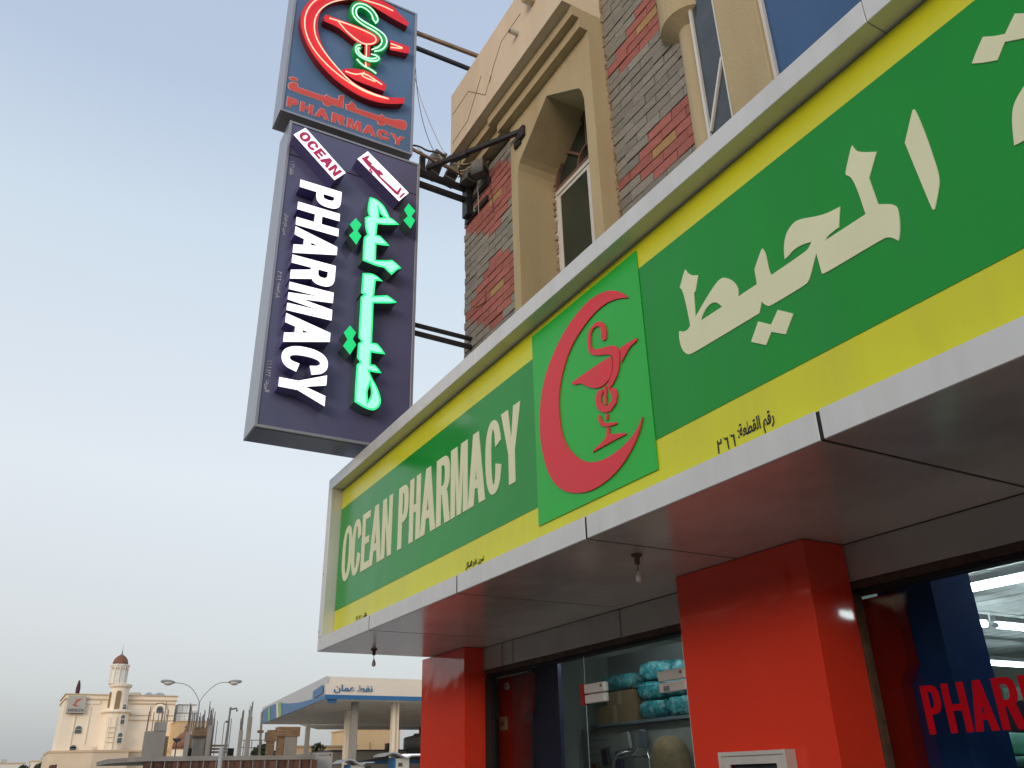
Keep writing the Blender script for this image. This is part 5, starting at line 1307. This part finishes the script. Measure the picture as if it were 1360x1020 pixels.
# white pole with small lamp in front of the site
pl = thing('site_pole', 'short pale concrete pole with a small lamp in front of the building site', 'pole', (9.4, C-2, 0))
MB().tube([(9.1, C-2, 0), (9.05, C-2, 3.1)], .10, 8).build('post', M['tank'], pl)
MB().tube([(9.05, C-2, 3.1), (9.05, C-2, 4.15), (9.16, C-2, 4.22)], .02, 6).build('arm', M['galv'], pl)
MB().box(9.10, 9.22, C-2.05, C-1.95, 4.16, 4.24).build('lamp_head', M['holder'], pl)

# ============================================================ double street lamp
Lp = 55.0
sl = thing('street_lamp', 'tall grey street lamp with two curved arms and oval heads', 'street lamp', (10.03, Lp, 0))
MB().tube([(10.06, Lp, 0), (10.05, Lp, 2.4), (10.0, Lp, 6.05)], .07, 10, radii=[.10, .075, .038]).build('post', M['galv'], sl, smooth=True)
for s_, hx, hz in ((-1, 8.45, 7.05), (1, 11.55, 7.16)):
    pts = [(10.0, Lp, 6.0), (10.0+s_*.18, Lp, 6.35), (10.0+s_*.55, Lp, 6.8), (10.0+s_*1.0, Lp, hz-.03), (hx, Lp, hz)]
    P = [Vector(p) for p in pts]
    for _ in range(2):
        o = [P[0]]
        for a, b in zip(P, P[1:]): o += [a*.75+b*.25, a*.25+b*.75]
        o.append(P[-1]); P = o
    MB().tube(P, .021, 8).build('arm', M['galv'], sl, smooth=True)
    hd = MB(); hd.lathe((0, 0, 0), [(.03, -.40), (.13, -.34), (.19, -.1), (.19, .15), (.13, .34), (.04, .42)], 14)
    me = hd.mesh('lamp_head', smooth=True)
    me.transform(Matrix.Translation((hx+s_*.38, Lp, hz+.04)) @ Matrix.Rotation(R(s_*-4), 4, 'Y') @ Matrix.Diagonal((1, 1, .62, 1)) @ Matrix.Rotation(R(90), 4, 'Y'))
    link('lamp_head', me, M['galv'], sl)
    ln = MB(); ln.lathe((hx+s_*.34, Lp, hz+.0), [(.27, 0), (.25, -.08), (.14, -.15), (.02, -.17)], 14)
    me = ln.mesh('lens', smooth=True); link('lens', me, M['lamp_glass'], sl)

# ============================================================ petrol station
ps = thing('petrol_canopy', 'wide petrol station canopy with blue and white edge and blue Arabic name', 'canopy', (16, 44, 0))
A0 = (12.7, 39.56); A1 = (40.0, 39.56); A2 = (43, 58.1); A3 = (14.52, 58.1)
def edge_strip(p, q, z0, z1, off, m_, nm):
    p, q = Vector(p), Vector(q); d = (q-p).normalized(); n = Vector((d.y, -d.x))
    pts = [p+n*off, q+n*off, q+n*(off-.06), p+n*(off-.06)]
    return MB().prism([(v.x, v.y) for v in pts], 'z', z0, z1).build(nm, m_, ps)
MB().prism([A0, A1, A2, A3], 'z', 5.0, 5.04).build('underside', M['canopy_under'], ps)
for k in range(14):
    y = 41+k*1.25; f = (y-39.56)/18.54
    MB().box(12.75+1.82*f, 40, y, y+.02, 4.993, 4.999).build('ceiling_seam', M['alu_under'], ps)
edge_strip(A0, A1, 4.995, 5.18, .03, M['canopy_blue'], 'blue_edge')
edge_strip(A0, A1, 5.182, 5.66, .02, M['canopy_white'], 'front_board')
edge_strip((12.75, 39.62), (40, 39.62), 5.66, 5.98, -.02, M['canopy_white'], 'roof_board')
edge_strip(A3, A0, 5.0, 5.985, .0, M['canopy_grey'], 'side_board')
# wavy blue on the side board with lime flashes
wv = MB()
def side_pt(t, z, off=-.012):
    x = 14.52+(12.7-14.52)*t; y = 58.1+(39.56-58.1)*t
    return (x+off, y+off*.1, z)
tops = [(0, 5.78), (.10, 5.86), (.22, 5.86), (.35, 5.76), (.5, 5.52), (.65, 5.34), (.8, 5.24), (1.0, 5.18)]
for (t0, z0), (t1, z1) in zip(tops, tops[1:]):
    wv.quad(side_pt(t0, 4.99), side_pt(t1, 4.99), side_pt(t1, z1), side_pt(t0, z0))
wv.build('blue_wave', M['canopy_blue'], ps)
for a, b, mm in ((.14, .18, 'canopy_lime'), (.30, .335, 'canopy_white'), (.337, .39, 'canopy_lime')):
    MB().quad(side_pt(a+.02, 4.99, -.03), side_pt(b+.02, 4.99, -.03), side_pt(b-.01, 5.78, -.03), side_pt(a-.01, 5.82, -.03)).build('flash', M[mm], ps)
MB().quad(side_pt(.86, 5.22, -.06), side_pt(.98, 5.26, -.06), side_pt(.975, 5.66, -.06), side_pt(.86, 5.55, -.06)).build('side_logo', M['canopy_blue'], ps)
small_text('station_name', ARAB['oil'], frameY(39.50), 13.06, 14.94, 5.25, 5.63, M['canopy_blue'], ps, bold=.016, depth=.02)
MB().box(12.85, 13.30, 39.7, 39.8, 4.84, 4.99).build('under_light', M['canopy_blue'], ps)
for x, y, w_ in ((16.08, 46, .30), (14.65, 41, .31), (16.73, 41, .34), (22.5, 41.3, .36), (21.5, 46, .36)):
    MB().box(x-w_/2, x+w_/2, y-w_/2, y+w_/2, 0, 5.0).build('post', M['b_cream' if x > 16 else 'concrete'], ps, bevel=.03)
    if w_ > .33: MB().box(x-.03, x+.03, y-w_/2-.03, y-w_/2+.0, 0, 5.0).build('post_rib', M['b_trim'], ps)
MB().prism([(17.2, 58.5), (20, 58.2), (43, 58.2), (43, 63.5), (19.95, 63.5)], 'z', 5.0, 5.05).build('rear_underside', M['canopy_under'], ps)
MB().prism([(19.95, 63.4), (17.2, 58.5), (17.25, 58.45), (20.0, 63.35)], 'z', 4.99, 5.5).build('rear_edge', M['canopy_blue'], ps)
# shop block behind the pumps
sb = thing('station_shop', 'low grey station shop with blue stripe behind the pumps', 'building', (23, 60, 0))
MB().box(20.0, 40, 60, 66, 0, 3.42).build('wall', M['shed'], sb)
MB().box(19.9, 40.1, 59.9, 66.1, 3.42, 3.52).build('roof_edge', M['metal_dark'], sb)
MB().box(20.0, 40, 59.96, 59.995, 2.62, 2.80).build('blue_stripe', M['canopy_blue'], sb)
MB().prism([(22.0, 2.80), (24.2, 3.1), (40, 3.1), (40, 2.8)], 'y', 59.94, 59.97).build('dark_stripe', M['metal_dark'], sb)
MB().box(25.5, 40, 59.6, 60.2, 3.16, 3.60).build('dark_roof', M['metal_dark'], sb)
for x in (21.2, 22.2, 24.6): MB().box(x, x+.6, 59.95, 59.99, 1.0, 2.5).build('window', M['far_window'], sb)
tk = thing('water_tank', 'grey water tank on the station roof beside the red pillar', 'water tank', (26.5, 61, 3.52))
MB().lathe((26.9, 61.2, 3.53), [(1.1, 0), (1.1, .75), (1.0, .85), (.4, .98), (.35, 1.08), (.3, 1.1)], 16).build('tank_body', M['tank'], tk, smooth=True)
MB().box(25.9, 27.9, 60.3, 62.2, 3.5, 3.56).build('stand', M['rebar'], tk)
MB().tube([(26.95, 61.0, 4.6), (26.95, 61.0, 5.0)], .12, 6).build('cap', M['holder'], tk)
rk = thing('roof_unit', 'dark roof unit beside the third canopy post', 'roof unit', (24.3, 60.5, 3.52))
MB().box(24.1, 24.75, 60.2, 60.8, 3.52, 3.95).build('casing', M['holder'], rk, bevel=.04)
MB().box(24.55, 24.8, 60.3, 60.6, 3.95, 4.1).build('duct', M['holder'], rk)
ph2 = thing('peach_block', 'tall plain peach block seen under the canopy between the posts', 'building', (24, 70, 0))
MB().box(25.2, 29.1, 70, 76, 0, 5.4).build('wall', M['peach'], ph2)
MB().box(25.1, 29.2, 69.9, 76.1, 5.4, 5.5).build('roof_edge', M['peach'], ph2)
MB().tube([(26.4, 69.8, 3.0), (26.4, 69.8, 4.4)], .03, 6).build('drain_pipe', M['holder'], ph2)
pw = thing('peach_wall', 'long low peach wall left of the station shop', 'wall', (20.5, 66, 0))
MB().box(19.0, 24.0, 66.2, 66.6, 0, 3.95).build('wall_body', M['peach'], pw)
MB().box(18.9, 24.1, 66.1, 66.7, 3.95, 4.05).build('coping', M['b_trim'], pw)
cbn = thing('grey_cabin', 'pale grey metal cabin at the right end of the building site', 'cabin', (14.8, 46, 0))
MB().box(14.25, 15.45, 46.2, 48.5, 0, 2.95).build('cabin_wall', M['canopy_grey'], cbn, bevel=.02)
for k in range(4): MB().box(14.7+k*.12, 14.76+k*.12, 46.17, 46.2, 2.8, 2.84).build('vent', M['holder'], cbn)
MB().box(15.25, 15.33, 46.16, 46.2, 2.80, 2.88).build('lamp', M['holder'], cbn)
GW = 'wavy pump covers at the petrol station'
for k, (x0, x1, z, y) in enumerate(((13.50, 15.0, 2.36, 39.5), (15.40, 17.25, 2.62, 39.3))):
    t = thing('petrol_pump', ['petrol pump under a wavy grey cover, left', 'petrol pump under a wavy grey cover beside the red pillar'][k], 'petrol pump', ((x0+x1)/2, y, 0), GW)
    P = []
    for i in range(17):
        u = i/16; xx = x0+(x1-x0)*u
        zz = z+.13*math.sin(u*2*math.pi*1.05)*(1 if u < .62 else max(0, 1-(u-.62)/.1)) - .03
        P.append((xx, zz))
    pts = P + [(a, b-.05) for a, b in reversed(P)]
    MB().prism(pts, 'y', y-.5, y+.9).build('wavy_cover', M['tank'], t)
    MB().box((x0+x1)/2-.25, (x0+x1)/2+.45, y-.15, y+.5, 0, z-.16).build('pump_body', M['plastic_white'], t, bevel=.02)
    MB().box((x0+x1)/2-.35, (x0+x1)/2-.24, y-.17, y+.45, 0, z-.12).build('pump_side', M['canopy_blue'], t)
    MB().box((x0+x1)/2-.1, (x0+x1)/2+.1, y-.17, y-.152, z-.5, z-.35).build('display', M['holder'], t)
MB_o = MB().box(16.5, 17.4, 39.1, 39.5, 2.56, 2.64)
tag(MB_o.build('light_strip', M['box_lit']), 'white strip light bar over the right petrol pump', 'strip light')
